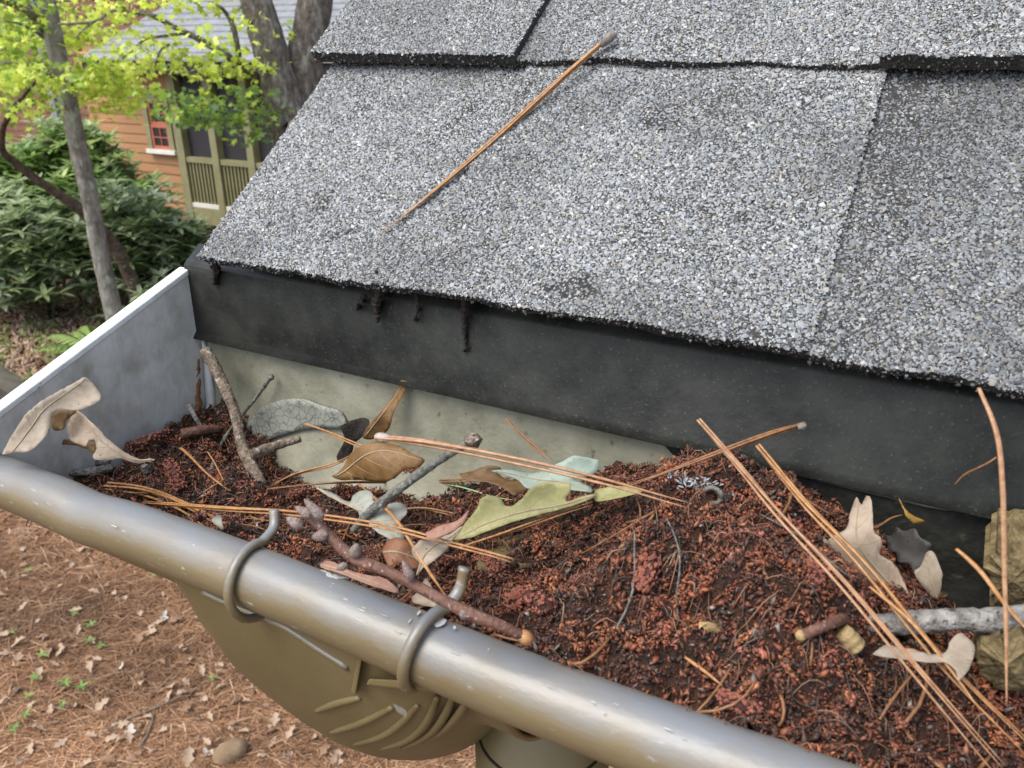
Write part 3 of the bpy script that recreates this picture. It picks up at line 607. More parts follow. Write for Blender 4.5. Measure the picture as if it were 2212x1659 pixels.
needles([(1507, 903, .232), (1600, 1010, .226), (1690, 1115, .219), (1830, 1262, .207), (1990, 1452, .197), (2170, 1665, .190)], M['needle_pink'], 'long needle bundle slanting down the mound, left of two crossing it', 3, .00062, .0011, None, 0, .0028)
needles([(1636, 962, .246), (1740, 1085, .238), (1870, 1215, .226), (2040, 1420, .212), (2230, 1615, .203)], M['needle'], 'long needle bundle over the tan lobed leaf, right of two crossing the mound', 3, .0007, .0014, None, 0, .0026)
needles([(1880, 1265, .222), (1960, 1340, .214), (2050, 1445, .206), (2120, 1530, .200)], M['needle'], 'single thin needle between the two long slanting bundles', 1, .0007)
needles([(2112, 842, .236), (2150, 940, .228), (2165, 1060, .222), (2172, 1220, .215), (2178, 1360, .208), (2178, 1520, .2)], M['needle_pink'], 'single bowed needle standing upright at the right edge', 1, .00095)
needles([(2066, 1186, .24), (2140, 1265, .232), (2235, 1375, .224)], M['needle'], 'short straight needle slanting over the grey stick at the right edge', 1, .001)
needles([(1097, 905, .276), (1140, 950, .270), (1190, 990, .264)], M['needle_dark'], 'brown needle leaning on the inner back wall of the gutter', 2, .0006, .001)
needles([D(778, 1046, .008), (850, 1120, .192), (905, 1205, .180), (968, 1292, .176)], M['needle'], 'needle passing under the budded twig from the pale leaf', 1, .00085)
needles([D(238, 1046, .003), D(320, 1060, .004), D(400, 1088, .005), D(472, 1122, .004)], M['needle'], 'frayed golden needle tuft beside the bead on the left', 4, .0008, .003, None, 0, .0022)
needles([D(392, 970, .006), D(440, 1010, .006), D(500, 1062, .004)], M['needle'], 'two short forked needles over the dark debris at the left', 2, .0006, .001, None, 0, .0)
needles([D(448, 976, .008), D(470, 1015, .005), D(497, 1060, .004)], M['needle'], 'thin single needle beside the mottled stick foot', 1, .0005)
needles([D(868, 1098, .005), D(940, 1103, .006), D(1022, 1112, .006)], M['needle'], 'short golden needle between pale leaf and yellow olive leaf', 2, .0006, .001)
needles([D(950, 1048, .004), D(1030, 1062, .004), D(1110, 1080, .004)], M['needle_green'], 'thin green needle left of the yellow olive leaf', 1, .0005, name='green_needle')
needles([(2150, 985, .281), (2100, 1020, .281), (2060, 1045, .281)], M['needle_dark'], 'dark short needle stuck to the back wall at the right', 1, .0005)
needles([D(1925, 1410, .003), D(1985, 1415, .004), D(2050, 1425, .004)], M['needle_pink'], 'broken pink needle end lying low at the right', 1, .001)
needles([D(1480, 1420, .003), D(1520, 1450, .003), D(1560, 1478, .003)], M['needle'], 'short broken needle stub on the front of the mound', 1, .0007)
needles([D(1855, 1160, .004), (1905, 1130, .262), (1950, 1110, .268)], M['needle_dark'], 'thin brown stalk behind the tan lobed leaf', 1, .0005)

# ------------------------------------------------------------------ sticks and twigs
def stick(name, pts, r, mt, label, cat='stick', n=10, jit=.10, group=None, ends=None, knots=()):
    S = spline(pts, 8); o = empty(name, S[0], label, cat, group); mk('stem', Geo().tube(S, r, n, jit=jit), mt, o, smooth=True)
    for t, k in knots:
        p = S[int(t*(len(S)-1))]; mk('knot', Geo().ell(p, rng.normal(size=3), k, k*.85, 8, 5), mt, o, smooth=True)
    return o
st = stick('leaning_stick', [py(443, 757, .274), py(470, 805, .271), py(505, 885, .264), py(522, 960, .256), py(540, 1000, .250), py(566, 1050, .243)], [.0034, .0032, .0027, .0029, .0033, .0027], M['bark_stick'], 'mottled brown stick leaning in the gutter corner by the end cap', knots=((.72, .0038), (.2, .0034)))
mk('side_stub', Geo().tube(spline([py(541, 985, .250), py(590, 965, .262), py(650, 948, .272)], 6), [.0030, .0026, .0016], 9, jit=.12), M['bark_stick'], st, smooth=True)
stick('thin_twig', [py(585, 815, .283), py(545, 870, .279), py(500, 925, .27), py(470, 975, .258), D(452, 1030)], [.0013, .0009, .0009, .0010, .0010], M['bark_grey'], 'thin grey twig leaning on the cream back wall beside the stick', 'twig', 6, .15, knots=((0, .0022),))
tw = stick('grey_twig', [py(762, 1146, .196), py(800, 1105, .200), py(860, 1058, .205), py(940, 1000, .212), py(1015, 955, .219)], [.0013, .0017, .0018, .0016, .0014], M['bark_grey'], 'lichen grey twig crossing under the pink needle bundle', 'twig', 10, .12, knots=((.28, .0022),))
gk = Geo().ell(py(1022, 950, .219), (1, 0, .4), .0034, .0028, 9, 6); gk.v[0] += rng.normal(size=gk.v[0].shape)*.0005
mk('broken_knob', gk, M['bark_stick'], tw, smooth=True)
YT = .150
bt = stick('budded_twig', [py(662, 1112, .158), py(700, 1145, .157), py(762, 1203, .156), py(850, 1240, .156), py(945, 1290, .156), py(1020, 1328, .156), py(1080, 1350, .158), py(1136, 1378, .161)], [.0013, .0015, .0019, .0016, .0017, .0019, .0016, .0013], M['bark_red'], 'reddish twig with grey buds resting over the bead and second clip', 'twig', 12, .05, knots=((.36, .0025), (.72, .0023)))
for (a, b, rl, rw) in (((678, 1100), (664, 1085), .0058, .0023), ((636, 1128), (618, 1118), .0045, .0026), ((690, 1158), (655, 1165), .0048, .0026), ((768, 1188), (772, 1172), .0036, .0026), ((880, 1232), (870, 1212), .0044, .0020), ((738, 1225), (722, 1232), .0036, .0018), ((1002, 1328), (996, 1342), .0026, .0022), ((655, 1105), (640, 1096), .0045, .0022)):
    p, q = py(*a, .155), py(*b, .155); mk('bud', Geo().ell(p, q-p, rl*.76, rw*.66, 10, 8, .9), M['bud'], bt, smooth=True)
mk('broken_tip', Geo().ell(py(1135, 1377, .161), (1, .1, -.35), .0026, .0021, 8, 5), M['needle'], bt, smooth=True)
ps = stick('pale_stick', [py(1880, 1352, .222), py(1960, 1345, .224), py(2060, 1338, .227), py(2150, 1340, .231), py(2260, 1325, .236)], [.0029, .0034, .0032, .0037, .0036], M['bark_pale'], 'thick pale lichen covered stick lying level at the right edge', n=14, jit=.10)
mk('cut_end', Geo().ell(py(1882, 1352, .2215), (1, 0, 0), .0022, .0036, 10, 4), M['bark_pale'], ps)
stick('weathered_twig', [D(95, 1006, .004), D(160, 1000, .004), D(232, 996, .006)], [.0020, .0026, .0024], M['bark_pale'], 'upper of two weathered pale twigs under the large tan leaf', 'twig')
stick('weathered_twig', [D(150, 1022, .003), D(200, 1018, .003), D(240, 1010, .003)], [.0018, .0022, .0020], M['bark_pale'], 'lower of two weathered pale twigs under the large tan leaf', 'twig')
stick('brown_stub', [D(392, 938, .005), D(430, 930, .006), D(472, 926, .005)], [.0028, .0026, .0020], M['bark_red'], 'short brown stub lying level at the foot of the leaning stick', 'twig')
stick('small_twig', [py(410, 878, .262), py(422, 902, .26), D(438, 928)], [.0016, .0012, .0012], M['bark_pale'], 'small upright twig with pale broken tip near the end cap', 'twig', knots=((0, .0020),))
stick('root_strand', [py(428, 775, .283), py(424, 830, .28), py(428, 880, .277), py(424, 905, .274)], [.0010, .0022, .0020, .0010], M['needle_dark'], 'crumbly orange root strand hanging in the corner beside the leaning stick', 'root', jit=.35)
cs_ = stick('cut_twig', [D(1732, 1372, .003), D(1775, 1355, .005), D(1822, 1335, .005)], [.0016, .0014, .0017], M['bark_red'], 'short twig with pale cut end left of the hollow stem', 'twig')
mk('cut_end', Geo().ell(D(1730, 1373, .0032), (1, 0, 0), .0018, .0018, 8, 4), M['wood_cut'], cs_, smooth=True)
c0, c1 = D(1818, 1362, .004), D(1848, 1398, .005); hs = empty('hollow_stem', c1, 'hollow yellow ringed stem piece on the mound', 'stem')
S = np.linspace(c0, c1, 12); mk('tube_wall', Geo().tube(S, [.0024, .0030, .0028, .0033, .0030, .0034], 14, jit=.06), M['wood_cut'], hs, smooth=True)
dv = (c1-c0)/np.linalg.norm(c1-c0); mk('bore', Geo().tube([c1-dv*.0004, c1+dv*.0003], .0021, 12), M['pith'], hs)
g = Geo(); pts = spline([py(*CR(*p), .262) for p in ((1590, 650), (1720, 640), (1990, 645), (2000, 900), (1960, 1120), (1620, 1100), (1585, 930), (1570, 760), (1590, 650))], 4)[:-1]
pts = pts+rng.normal(size=pts.shape)*.0007; c = pts.mean(0); q = len(pts); g.add(np.vstack([pts, pts+np.array([0, .02, .004]), [c+np.array([0, -.004, .001])]]), [(i, (i+1) % q, (i+1) % q+q, i+q) for i in range(q)]+[((i+1) % q, i, 2*q) for i in range(q)])
mk('bark_chunk', g, M['moss_bark'], None, label='mossy olive chunk of bark standing behind the pale stick', cat='bark', group='bark chunks at the right edge')
g = Geo(); pts = spline([py(*CR(*p), .222) for p in ((1500, 1420), (1640, 1360), (1850, 1330), (1990, 1360), (1990, 1800), (1640, 1760), (1500, 1640), (1470, 1520), (1500, 1420))], 4)[:-1]
pts = pts+rng.normal(size=pts.shape)*.0007; c = pts.mean(0); q = len(pts); g.add(np.vstack([pts, pts+np.array([0, .02, -.006]), [c+np.array([0, -.004, .001])]]), [(i, (i+1) % q, (i+1) % q+q, i+q) for i in range(q)]+[((i+1) % q, i, 2*q) for i in range(q)])
mk('bark_chunk', g, M['moss_bark'], None, label='mossy olive chunk of bark lying below the pale stick', cat='bark', group='bark chunks at the right edge')

# ------------------------------------------------------------------ leaves
def blade(outl, anchor, nrm, mt, parent, curl=.002, freq=60, seed=1, step=9, name='blade', vein=None, side=()):
    o = spline(list(outl)+[outl[0]], 4)[:-1]; nrm = np.array(nrm, float); nrm /= np.linalg.norm(nrm); p0 = py(*anchor)
    o = o+np.random.default_rng(seed).normal(size=o.shape)*.45; oc = o.mean(0); ev = np.linalg.eigh(np.cov((o-oc).T))[1]; sc_ = np.abs((o-oc)@ev).max(0)
    def fn(x, y):
        p = ppl(x, y, p0, nrm); e = ((np.array([x, y])-oc)@ev)/sc_
        return p+nrm*(1.4*curl*float(snoise(p[None], freq, seed, 1)[0])+curl*(1.1*e[0]**2-.7*e[1]**2))
    gg = Geo(); tri(o, fn, gg, step); b = mk(name, gg, mt, parent, smooth=True, solid=.0002)
    if vein is not None:
        vp = spline(vein, 8); auto = []
        for q in range(3, len(vp)-3, 4):
            T = vp[q+1]-vp[q]; T = T/np.linalg.norm(T); L0 = 70
            for sg in (-1, 1):
                d_ = np.array([T[0]*.62-sg*T[1]*.78, T[1]*.62+sg*T[0]*.78]); e_ = 0
                while e_ < L0 and inpoly(vp[q]+d_*(e_+4), o): e_ += 2
                if e_ > 8: auto.append([tuple(vp[q]), tuple(vp[q]+d_*e_*.5+T*1.5), tuple(vp[q]+d_*e_*.93+T*5)])
        for k, vv in enumerate([vein]+list(side)+auto):
            P = [fn(*p) for p in spline(vv, 7)]; s_ = 1 if np.dot(nrm, CAM-p0) > 0 else -1
            mk('midrib' if k == 0 else 'vein', Geo().tube(np.array(P)+nrm*s_*.0002, [.00045, .0004, .0002] if k == 0 else [.00014, .00006], 4), M['vein'], b, smooth=True)
    return b
def leaf(name, label, at, cat='leaf', group=None): return empty(name, py(*at), label, cat, group)
c1 = lambda L_: [C1(*p) for p in L_]; c4 = lambda L_: [C4(*p) for p in L_]; cr = lambda L_: [CR(*p) for p in L_]
l1 = leaf('oak_leaf', 'large tan lobed oak leaf overhanging the bead at the far left', (327, 990, .215))
blade(c1([(20, 820), (60, 740), (110, 650), (190, 540), (255, 455), (300, 420), (360, 360), (450, 300), (540, 240), (640, 180), (740, 125), (800, 180), (850, 240), (885, 300), (862, 350), (780, 395), (690, 425), (600, 425), (520, 432), (475, 460), (456, 530), (450, 620), (400, 710), (300, 790), (180, 797)]), (110, 920, .178), (.55, -.75, .55), M['lf_tan'], l1, .0025, 25, 3, vein=c1([(120, 800), (300, 560), (420, 400), (740, 140)]), side=[c1([(540, 255), (640, 265), (750, 298)]), c1([(300, 560), (240, 480)]), c1([(330, 500), (440, 560)])])
blade(c1([(655, 430), (700, 428), (800, 520), (880, 590), (960, 670), (1040, 740), (1130, 810), (1240, 850), (1340, 845), (1340, 858), (1240, 880), (1160, 882), (1080, 852), (1000, 872), (900, 880), (862, 842), (880, 770), (840, 690), (780, 690), (762, 745), (700, 720), (620, 692), (572, 660), (550, 600), (560, 540), (600, 480)]), (230, 945, .196), (.35, -.7, .65), M['lf_tan2'], l1, .002, 30, 4, vein=c1([(1330, 850), (1150, 850), (960, 740), (800, 590), (690, 450)]), side=[c1([(800, 590), (740, 620), (660, 650)]), c1([(960, 740), (1030, 720)]), c1([(740, 530), (800, 525)])])
blade(c1([(462, 445), (560, 425), (665, 432), (590, 500), (556, 590), (455, 590)]), (135, 900, .190), (.4, -.75, .5), M['lf_under'], l1, .001, 30, 5, name='curled_lobe')
blade(c1([(-30, 490), (110, 500), (262, 452), (200, 540), (150, 605), (-30, 590)]), (40, 910, .186), (.4, -.75, .5), M['lf_under'], l1, .001, 30, 6, name='curled_lobe')
blade(c1([(-30, 440), (100, 450), (262, 445), (170, 490), (60, 502), (-30, 492)]), (40, 900, .182), (.4, -.5, .75), M['lf_tan2'], l1, .001, 30, 6, name='curled_lobe')
blade(c1([(520, 722), (580, 682), (680, 705), (770, 735), (775, 690), (880, 715), (880, 760), (862, 808), (770, 765), (660, 735)]), (180, 955, .203), (.3, -.75, .5), M['lf_under'], l1, .001, 30, 7, name='curled_lobe')
l = leaf('oak_leaf', 'yellow olive lobed leaf lying beside the pale green one', C4(2185, 610)+(.235,))
blade(c4([(1298, 888), (1350, 790), (1440, 690), (1470, 630), (1530, 605), (1590, 630), (1610, 665), (1655, 668), (1720, 620), (1790, 545), (1880, 520), (1970, 530), (2022, 535), (2025, 585), (1992, 620), (2010, 640), (2080, 622), (2180, 600), (2190, 618), (2080, 662), (1950, 692), (1800, 732), (1650, 782), (1500, 835), (1400, 872)]), (1100, 1080, .216), (.15, -.78, .6), M['lf_olive'], l, .0022, 40, 8, vein=c4([(2185, 610), (2000, 655), (1750, 700), (1500, 780), (1310, 880)]), side=[c4([(1750, 700), (1850, 600), (1930, 545)]), c4([(1560, 760), (1540, 680), (1530, 620)])])
blade(c4([(1290, 890), (1400, 860), (1650, 790), (1950, 700), (2100, 660), (1950, 720), (1700, 790), (1450, 870)]), (1100, 1120, .2175), (.1, -.5, .8), M['lf_under'], l, .0008, 40, 9, name='curled_edge')
l = leaf('oak_leaf', 'pale blue green lobed leaf under the pink needle bundle', C4(2160, 590)+(.25,))
blade(c4([(1530, 455), (1650, 447), (1760, 455), (1850, 435), (1960, 395), (2050, 358), (2150, 362), (2200, 375), (2190, 425), (2120, 470), (2045, 475), (2042, 500), (2120, 535), (2165, 570), (2160, 605), (2080, 602), (1990, 580), (1900, 565), (1760, 565), (1700, 510), (1600, 480)]), (1160, 1030, .236), (.05, -.6, .8), M['lf_teal'], l, .0018, 40, 10, vein=c4([(2150, 595), (1980, 520), (1800, 490), (1560, 460)]))
blade(c4([(2160, 590), (2200, 560), (2330, 540), (2480, 560), (2420, 600), (2280, 640), (2190, 640)]), (1300, 1065, .238), (-.1, -.6, .8), M['lf_olive'], l, .001, 40, 11, name='folded_lobe')
l = leaf('oak_leaf', 'dark brown leaf with light edge behind the yellow olive leaf', C4(1310, 450)+(.25,))
blade(c4([(1310, 450), (1400, 440), (1500, 415), (1580, 420), (1560, 450), (1640, 490), (1730, 500), (1765, 545), (1730, 590), (1680, 625), (1600, 560), (1500, 520), (1400, 520), (1340, 490)]), (1060, 1035, .243), (0, -.6, .8), M['lf_under'], l, .0015, 50, 12)
l = leaf('oak_leaf', 'pale grey green lobed leaf crossed by the golden needles', C4(690, 720)+(.2,))
blade(c4([(415, 550), (520, 578), (600, 630), (632, 625), (640, 590), (690, 570), (755, 578), (785, 610), (790, 650), (830, 690), (862, 702), (890, 670), (940, 655), (988, 678), (992, 720), (955, 755), (930, 790), (962, 840), (950, 880), (900, 892), (800, 842), (760, 790), (700, 742), (680, 702), (560, 640), (470, 590)]), (780, 1100, .204), (-.1, -.45, .9), M['lf_grey'], l, .0014, 50, 13, vein=c4([(420, 552), (600, 655), (750, 740), (930, 870)]), side=[c4([(750, 740), (860, 735), (970, 690)]), c4([(650, 680), (690, 630), (700, 580)])])
l = leaf('curled_leaf', 'curled brown leaf crusted with debris against the back wall', C4(800, 500)+(.24,))
blade(c4([(500, 485), (560, 440), (640, 360), (740, 300), (850, 275), (960, 290), (1050, 340), (1122, 382), (1090, 430), (1020, 450), (960, 500), (880, 525), (700, 505), (560, 505)]), (820, 1000, .235), (.0, -.85, .5), M['lf_brown'], l, .003, 40, 14, vein=c4([(530, 480), (700, 400), (900, 330), (1110, 385)]))
l = leaf('small_leaf', 'small tan folded leaf held on the golden needles', C4(1060, 1100)+(.18,))
blade(c4([(1030, 940), (1100, 880), (1180, 868), (1260, 825), (1335, 790), (1270, 870), (1225, 960), (1150, 1030), (1095, 1062), (1050, 1112), (1078, 1040), (1028, 985)]), (930, 1185, .183), (.1, -.7, .7), M['lf_tan'], l, .0012, 60, 15, vein=c4([(1055, 1105), (1120, 960), (1320, 800)]), side=[c4([(1120, 960), (1200, 935)])])
blade(c4([(1110, 825), (1200, 800), (1320, 765), (1385, 700), (1345, 790), (1250, 850), (1125, 872)]), (940, 1145, .1815), (.1, -.4, .9), M['lf_pink'], l, .0008, 60, 16, name='folded_lobe')
l = leaf('small_leaf', 'red brown lobed leaf between the budded twig and tan leaf', C4(870, 1010)+(.18,))
blade(c4([(835, 960), (860, 890), (930, 885), (1000, 902), (1070, 950), (1082, 1010), (1040, 1062), (960, 1040), (900, 1072), (868, 1010)]), (860, 1200, .180), (.1, -.6, .8), M['lf_red'], l, .0012, 60, 17, vein=c4([(850, 970), (950, 980), (1070, 1000)]))
l = leaf('small_leaf', 'rosy brown leaf lying along the bead under the budded twig', C4(430, 1030)+(.17,))
blade(c4([(428, 1030), (470, 1005), (540, 1030), (610, 1068), (700, 1090), (850, 1130), (922, 1182), (905, 1215), (800, 1182), (690, 1142), (600, 1112), (500, 1080), (440, 1052)]), (760, 1235, .172), (-.15, -.55, .8), M['lf_pink'], l, .0010, 60, 18, vein=c4([(440, 1030), (620, 1090), (900, 1190)]))
l = leaf('small_leaf', 'small pale leaf scrap between second clip tongue and twig', C4(1050, 1240)+(.175,))
blade(c4([(1020, 1245), (1050, 1220), (1110, 1130), (1150, 1180), (1200, 1270), (1180, 1310), (1090, 1300), (1030, 1280)]), (915, 1290, .178), (0, -.6, .8), M['lf_tan2'], l, .0008, 60, 19)
l9 = leaf('oak_leaf', 'tan lobed oak leaf standing upright behind the slanting needles', CR(900, 1050)+(.24,))
blade(cr([(440, 215), (460, 190), (490, 235), (512, 245), (545, 180), (585, 200), (610, 300), (620, 420), (640, 480), (682, 510), (690, 580), (668, 650), (720, 690), (780, 740), (830, 830), (880, 940), (920, 1040), (870, 1090), (760, 1060), (650, 1000), (560, 970), (510, 950), (450, 870), (390, 820), (340, 790), (275, 700), (250, 660), (252, 540), (290, 500), (360, 468), (408, 420), (415, 330)]), (1870, 1200, .246), (-.1, -.9, .4), M['lf_tan2'], l9, .0028, 35, 20, vein=cr([(880, 1050), (700, 860), (500, 560), (480, 250)]), side=[cr([(600, 740), (480, 735), (380, 690)]), cr([(510, 560), (600, 560), (670, 530)])])
blade(cr([(203, 545), (235, 545), (262, 690), (320, 800), (250, 750), (210, 650)]), (1785, 1200, .241), (.6, -.7, .4), M['lf_tan'], l9, .001, 40, 21, name='curled_edge')
l = leaf('oak_leaf', 'dark wet grey leaf curled behind the tan lobed leaf', CR(1140, 1040)+(.26,))
blade(cr([(690, 480), (760, 490), (800, 430), (860, 470), (960, 470), (1000, 540), (1090, 600), (1060, 680), (1080, 760), (1000, 800), (950, 830), (900, 740), (820, 730), (800, 650), (740, 620), (720, 550)]), (1960, 1180, .268), (-.1, -.7, .7), M['lf_dark'], l, .002, 45, 22)
blade(cr([(1050, 640), (1100, 640), (1160, 800), (1162, 860), (1145, 1040), (1060, 970), (950, 820), (1000, 760)]), (2000, 1240, .258), (.2, -.85, .5), M['lf_tan'], l, .0016, 45, 23, name='curled_edge', vein=cr([(1140, 1030), (1080, 850), (1040, 680)]))
l = leaf('oak_leaf', 'pale tan leaf with pointed lobes lying low below the pale stick', CR(1300, 1700)+(.21,))
blade(cr([(600, 1480), (720, 1420), (860, 1470), (990, 1480), (1100, 1500), (1210, 1470), (1250, 1370), (1330, 1310), (1390, 1340), (1450, 1410), (1445, 1500), (1420, 1560), (1390, 1640), (1300, 1740), (1280, 1650), (1200, 1570), (1080, 1580), (900, 1560), (700, 1520)]), (2020, 1420, .208), (0, -.45, .9), M['lf_tan'], l, .0018, 45, 24)
l = leaf('leaf_strip', 'folded olive brown leaf strip leaning on the cream back wall', C5(1190, 1210)+(.28,))
blade([C5(*p) for p in ((1330, 918), (1368, 928), (1340, 1010), (1305, 1080), (1262, 1200), (1180, 1260), (1110, 1250), (1150, 1180), (1210, 1110), (1265, 1030))], (840, 880, .2785), (.2, -.9, .2), M['lf_brown'], l, .0012, 50, 25, vein=[C5(1130, 1240), C5(1230, 1110), C5(1345, 925)])
l = leaf('small_leaf', 'little amber leaf on the dark back wall at the right', CR(1030, 380)+(.278,))
blade(cr([(820, 190), (860, 270), (920, 330), (1035, 380), (960, 405), (890, 362), (856, 300)]), (1965, 1105, .277), (0, -.8, .5), M['lf_amber'], l, .001, 50, 26, step=8)
l = leaf('small_leaf', 'tiny cream leaf scrap at the tip of the frayed needle tuft', D(480, 1125)[:0].tolist() or (478, 1125, .19))
blade(c1([(1890, 1370), (1970, 1360), (1978, 1480), (1930, 1450), (1880, 1400)]), (475, 1125, .189), (0, -.6, .7), M['lf_grey'], l, .0005, 50, 27, step=8)
l = leaf('bark_flake', 'dark curled bark flake beside the folded leaf strip', C5(1000, 1290)+(.27,), 'bark')
blade([C5(*p) for p in ((1000, 1180), (1050, 1150), (1110, 1145), (1140, 1180), (1110, 1240), (1060, 1290), (1040, 1360), (985, 1400), (965, 1360), (1010, 1270))], (770, 940, .272), (.2, -.9, .3), M['grime'], l, .002, 50, 28)

# ------------------------------------------------------------------ catkins and small bits
def catkin(pts, r, label, mt='catkin'):
    S = spline(pts, 8); o = empty('catkin', S[0], label, 'catkin', 'rust brown catkins'); mk('core', Geo().tube(S, np.array([.5, .75, .8, .75, .5])*r*.9, 7), M['catkin_core'], o)
    g = Geo(); n = 130
    for k in range(n):
        t = (k+.5)/n; i = t*(len(S)-1); i0 = min(int(i), len(S)-2); p = S[i0]+(S[i0+1]-S[i0])*(i-i0); T = S[i0+1]-S[i0]; T /= np.linalg.norm(T)
        a = np.cross(T, [.3, .2, 1]); a /= np.linalg.norm(a); b = np.cross(T, a); ph = k*2.4+rng.normal()*.35; rad = r*(.75+.25*math.sin(math.pi*t))
        d = math.cos(ph)*a+math.sin(ph)*b; c = p+d*rad*rng.uniform(.66, .92); s = r*rng.uniform(.24, .36)
        g.add(np.array([c+T*s, c-T*s*.8, c+np.cross(T, d)*s*.8, c-np.cross(T, d)*s*.8, c+d*s*.7+T*s*.3]), [(0, 2, 4), (2, 1, 4), (1, 3, 4), (3, 0, 4)])
    mk('scales', g, M[mt], o, kind='stuff')
catkin([D(362, 1000, .004), D(378, 1025, .004), D(392, 1060, .004)], .0040, 'rust catkin under the forked needles at the left')
catkin([D(268, 966, .004), D(310, 955, .005), D(368, 932, .004)], .0034, 'catkin lying along the foot of the end cap')
catkin([D(1380, 1275, .003), D(1395, 1245, .004), D(1410, 1205, .003)], .0036, 'upright reddish catkin in the middle of the mound')
catkin([D(1100, 1302, .003), D(1140, 1290, .005), D(1185, 1315, .003)], .0042, 'fat rust catkin on the mound beside the second clip')
catkin([D(1030, 1200, .002), D(1060, 1215, .004), D(1085, 1240, .002)], .0038, 'rust catkin right of the tan folded leaf')
catkin([D(620, 1075, .002), D(650, 1065, .003), D(690, 1060, .002)], .0026, 'small catkin left of the pale grey green leaf')
catkin([D(860, 1030, .003), D(885, 1015, .004), D(905, 1000, .004)], .0034, 'catkin at the right end of the curled brown leaf')
catkin([D(1745, 1210, .002), D(1760, 1240, .003), D(1765, 1270, .002)], .0030, 'pinkish catkin on the right flank of the mound')
catkin([D(1560, 1500, .002), D(1590, 1520, .003), D(1640, 1530, .002)], .0030, 'dull catkin low on the mound near the bead')
g = Geo(); c = D(1540, 1070, .003)
g.tube([c+np.array([.0032*math.cos(t), -.0002, .0030*math.sin(t)]) for t in np.linspace(0, 2*math.pi, 17)], .0009, 6); mk('acorn_cap', g, M['bark_grey'], smooth=True, label='small grey ring shaped cap on the mound crest', cat='acorn cap')
c = D(1500, 1045, .003); g = Geo()
for k in range(60): g.ell(c+rng.normal(size=3)*np.array([.0042, .002, .0018]), rng.normal(size=3), .0013, .0004, 4, 3)
mk('lichen_tuft', g, M['lichen_tuft'], None, label='blue grey lichen tuft near the top of the mound', cat='lichen')
for (x, y, s, m_, lab) in ((318, 1015, .0042, 'bark_pale', 'pale round gall beside the left catkin'), (1540, 1355, .0030, 'wood_cut', 'cream wood chip on the front of the mound'), (1640, 1370, .0028, 'bark_pale', 'pale curled husk right of the cream wood chip'), (1205, 1175, .0024, 'lf_grey', 'pale sliver lying at the upper left of the mound')):
    c = D(x, y, .002); g = Geo().ell(c, rng.normal(size=3)*(1, 1, .4), s*1.2, s*.62, 7, 4); g.v[0] += rng.normal(size=g.v[0].shape)*s*.17; mk('debris_bit', g, M[m_], None, smooth=False, label=lab, cat='debris', group='pale bits on the debris')
for (a, b, lab) in (((1330, 1360), (1395, 1120), 'curved grey root fibre left of the upright catkin'), ((1440, 1120), (1480, 1340), 'wavy grey root fibre across the mound top'), ((1640, 1110), (1870, 1260), 'bent grey root fibre at the mound middle')):
    g = Geo(); P = []
    for t in np.linspace(0, 1, 7): P.append(D(a[0]+(b[0]-a[0])*t+14*math.sin(t*5), a[1]+(b[1]-a[1])*t, .0022+.002*math.sin(3.1*t)))
    mk('root_fibre', g.tube(spline(P, 5), .00035, 5), M['bark_grey'], smooth=True, label=lab, cat='root')

# ------------------------------------------------------------------ background: house
YH = 10.0
def hp(x, y, Y=YH): return py(x, y, Y)
house = empty('cedar_house', (-9.5, YH, 0), 'orange cedar sided house with screened porch beyond the trees', 'house')
xl = hp(182, 200)[0]; xc_ = hp(392, 300)[0]; zE = hp(300, 128)[2]; zb = hp(400, 470)[2]
def boards(x0, x1, z0, z1, Y, m, step=.165, parent=house):
    z = z0
    g0 = None
    while z < z1:
        h = min(step+.02, z1-z+.02)
        if g0 is None or h < step+.019:
            g = Geo(); g.hexa([(x0, Y, z), (x1, Y, z), (x0, Y+.03, z), (x1, Y+.03, z), (x0, Y+.022, z+h), (x1, Y+.022, z+h), (x0, Y+.04, z+h), (x1, Y+.04, z+h)])
            o = mk('siding_board', g, m, parent)
            if g0 is None: g0 = o; gz = z
        else:
            o = g0.copy(); COL.objects.link(o); o.location = g0.location+Vector((0, 0, z-gz))
        z += step
boards(xl, xc_, .15, zE+.1, YH, M['siding'])
g = Geo(); g.box((xl, YH+.05, 0), (xc_, YH+.15, zE+.2)); mk('wall', g, M['siding'], house)
g = Geo(); g.box((xl-.001, YH+.05, 0), (xl+.1, YH+4, zE+.2)); mk('end_wall', g, M['siding'], house)
boards(-26, xl+3, .1, 7.4, YH+4.2, M['siding_red'], .18)
g = Geo(); g.box((-26, YH+4.25, 0), (xl+12, YH+4.4, 7.4)); mk('tall_wall', g, M['siding_red'], house)
g = Geo(); g.box((hp(100, 150, YH+4.1)[0]-.12, YH+4.05, .1), (hp(100, 150, YH+4.1)[0]+.12, YH+4.18, 6.5)); mk('corner_board', g, M['roofslate'], house)
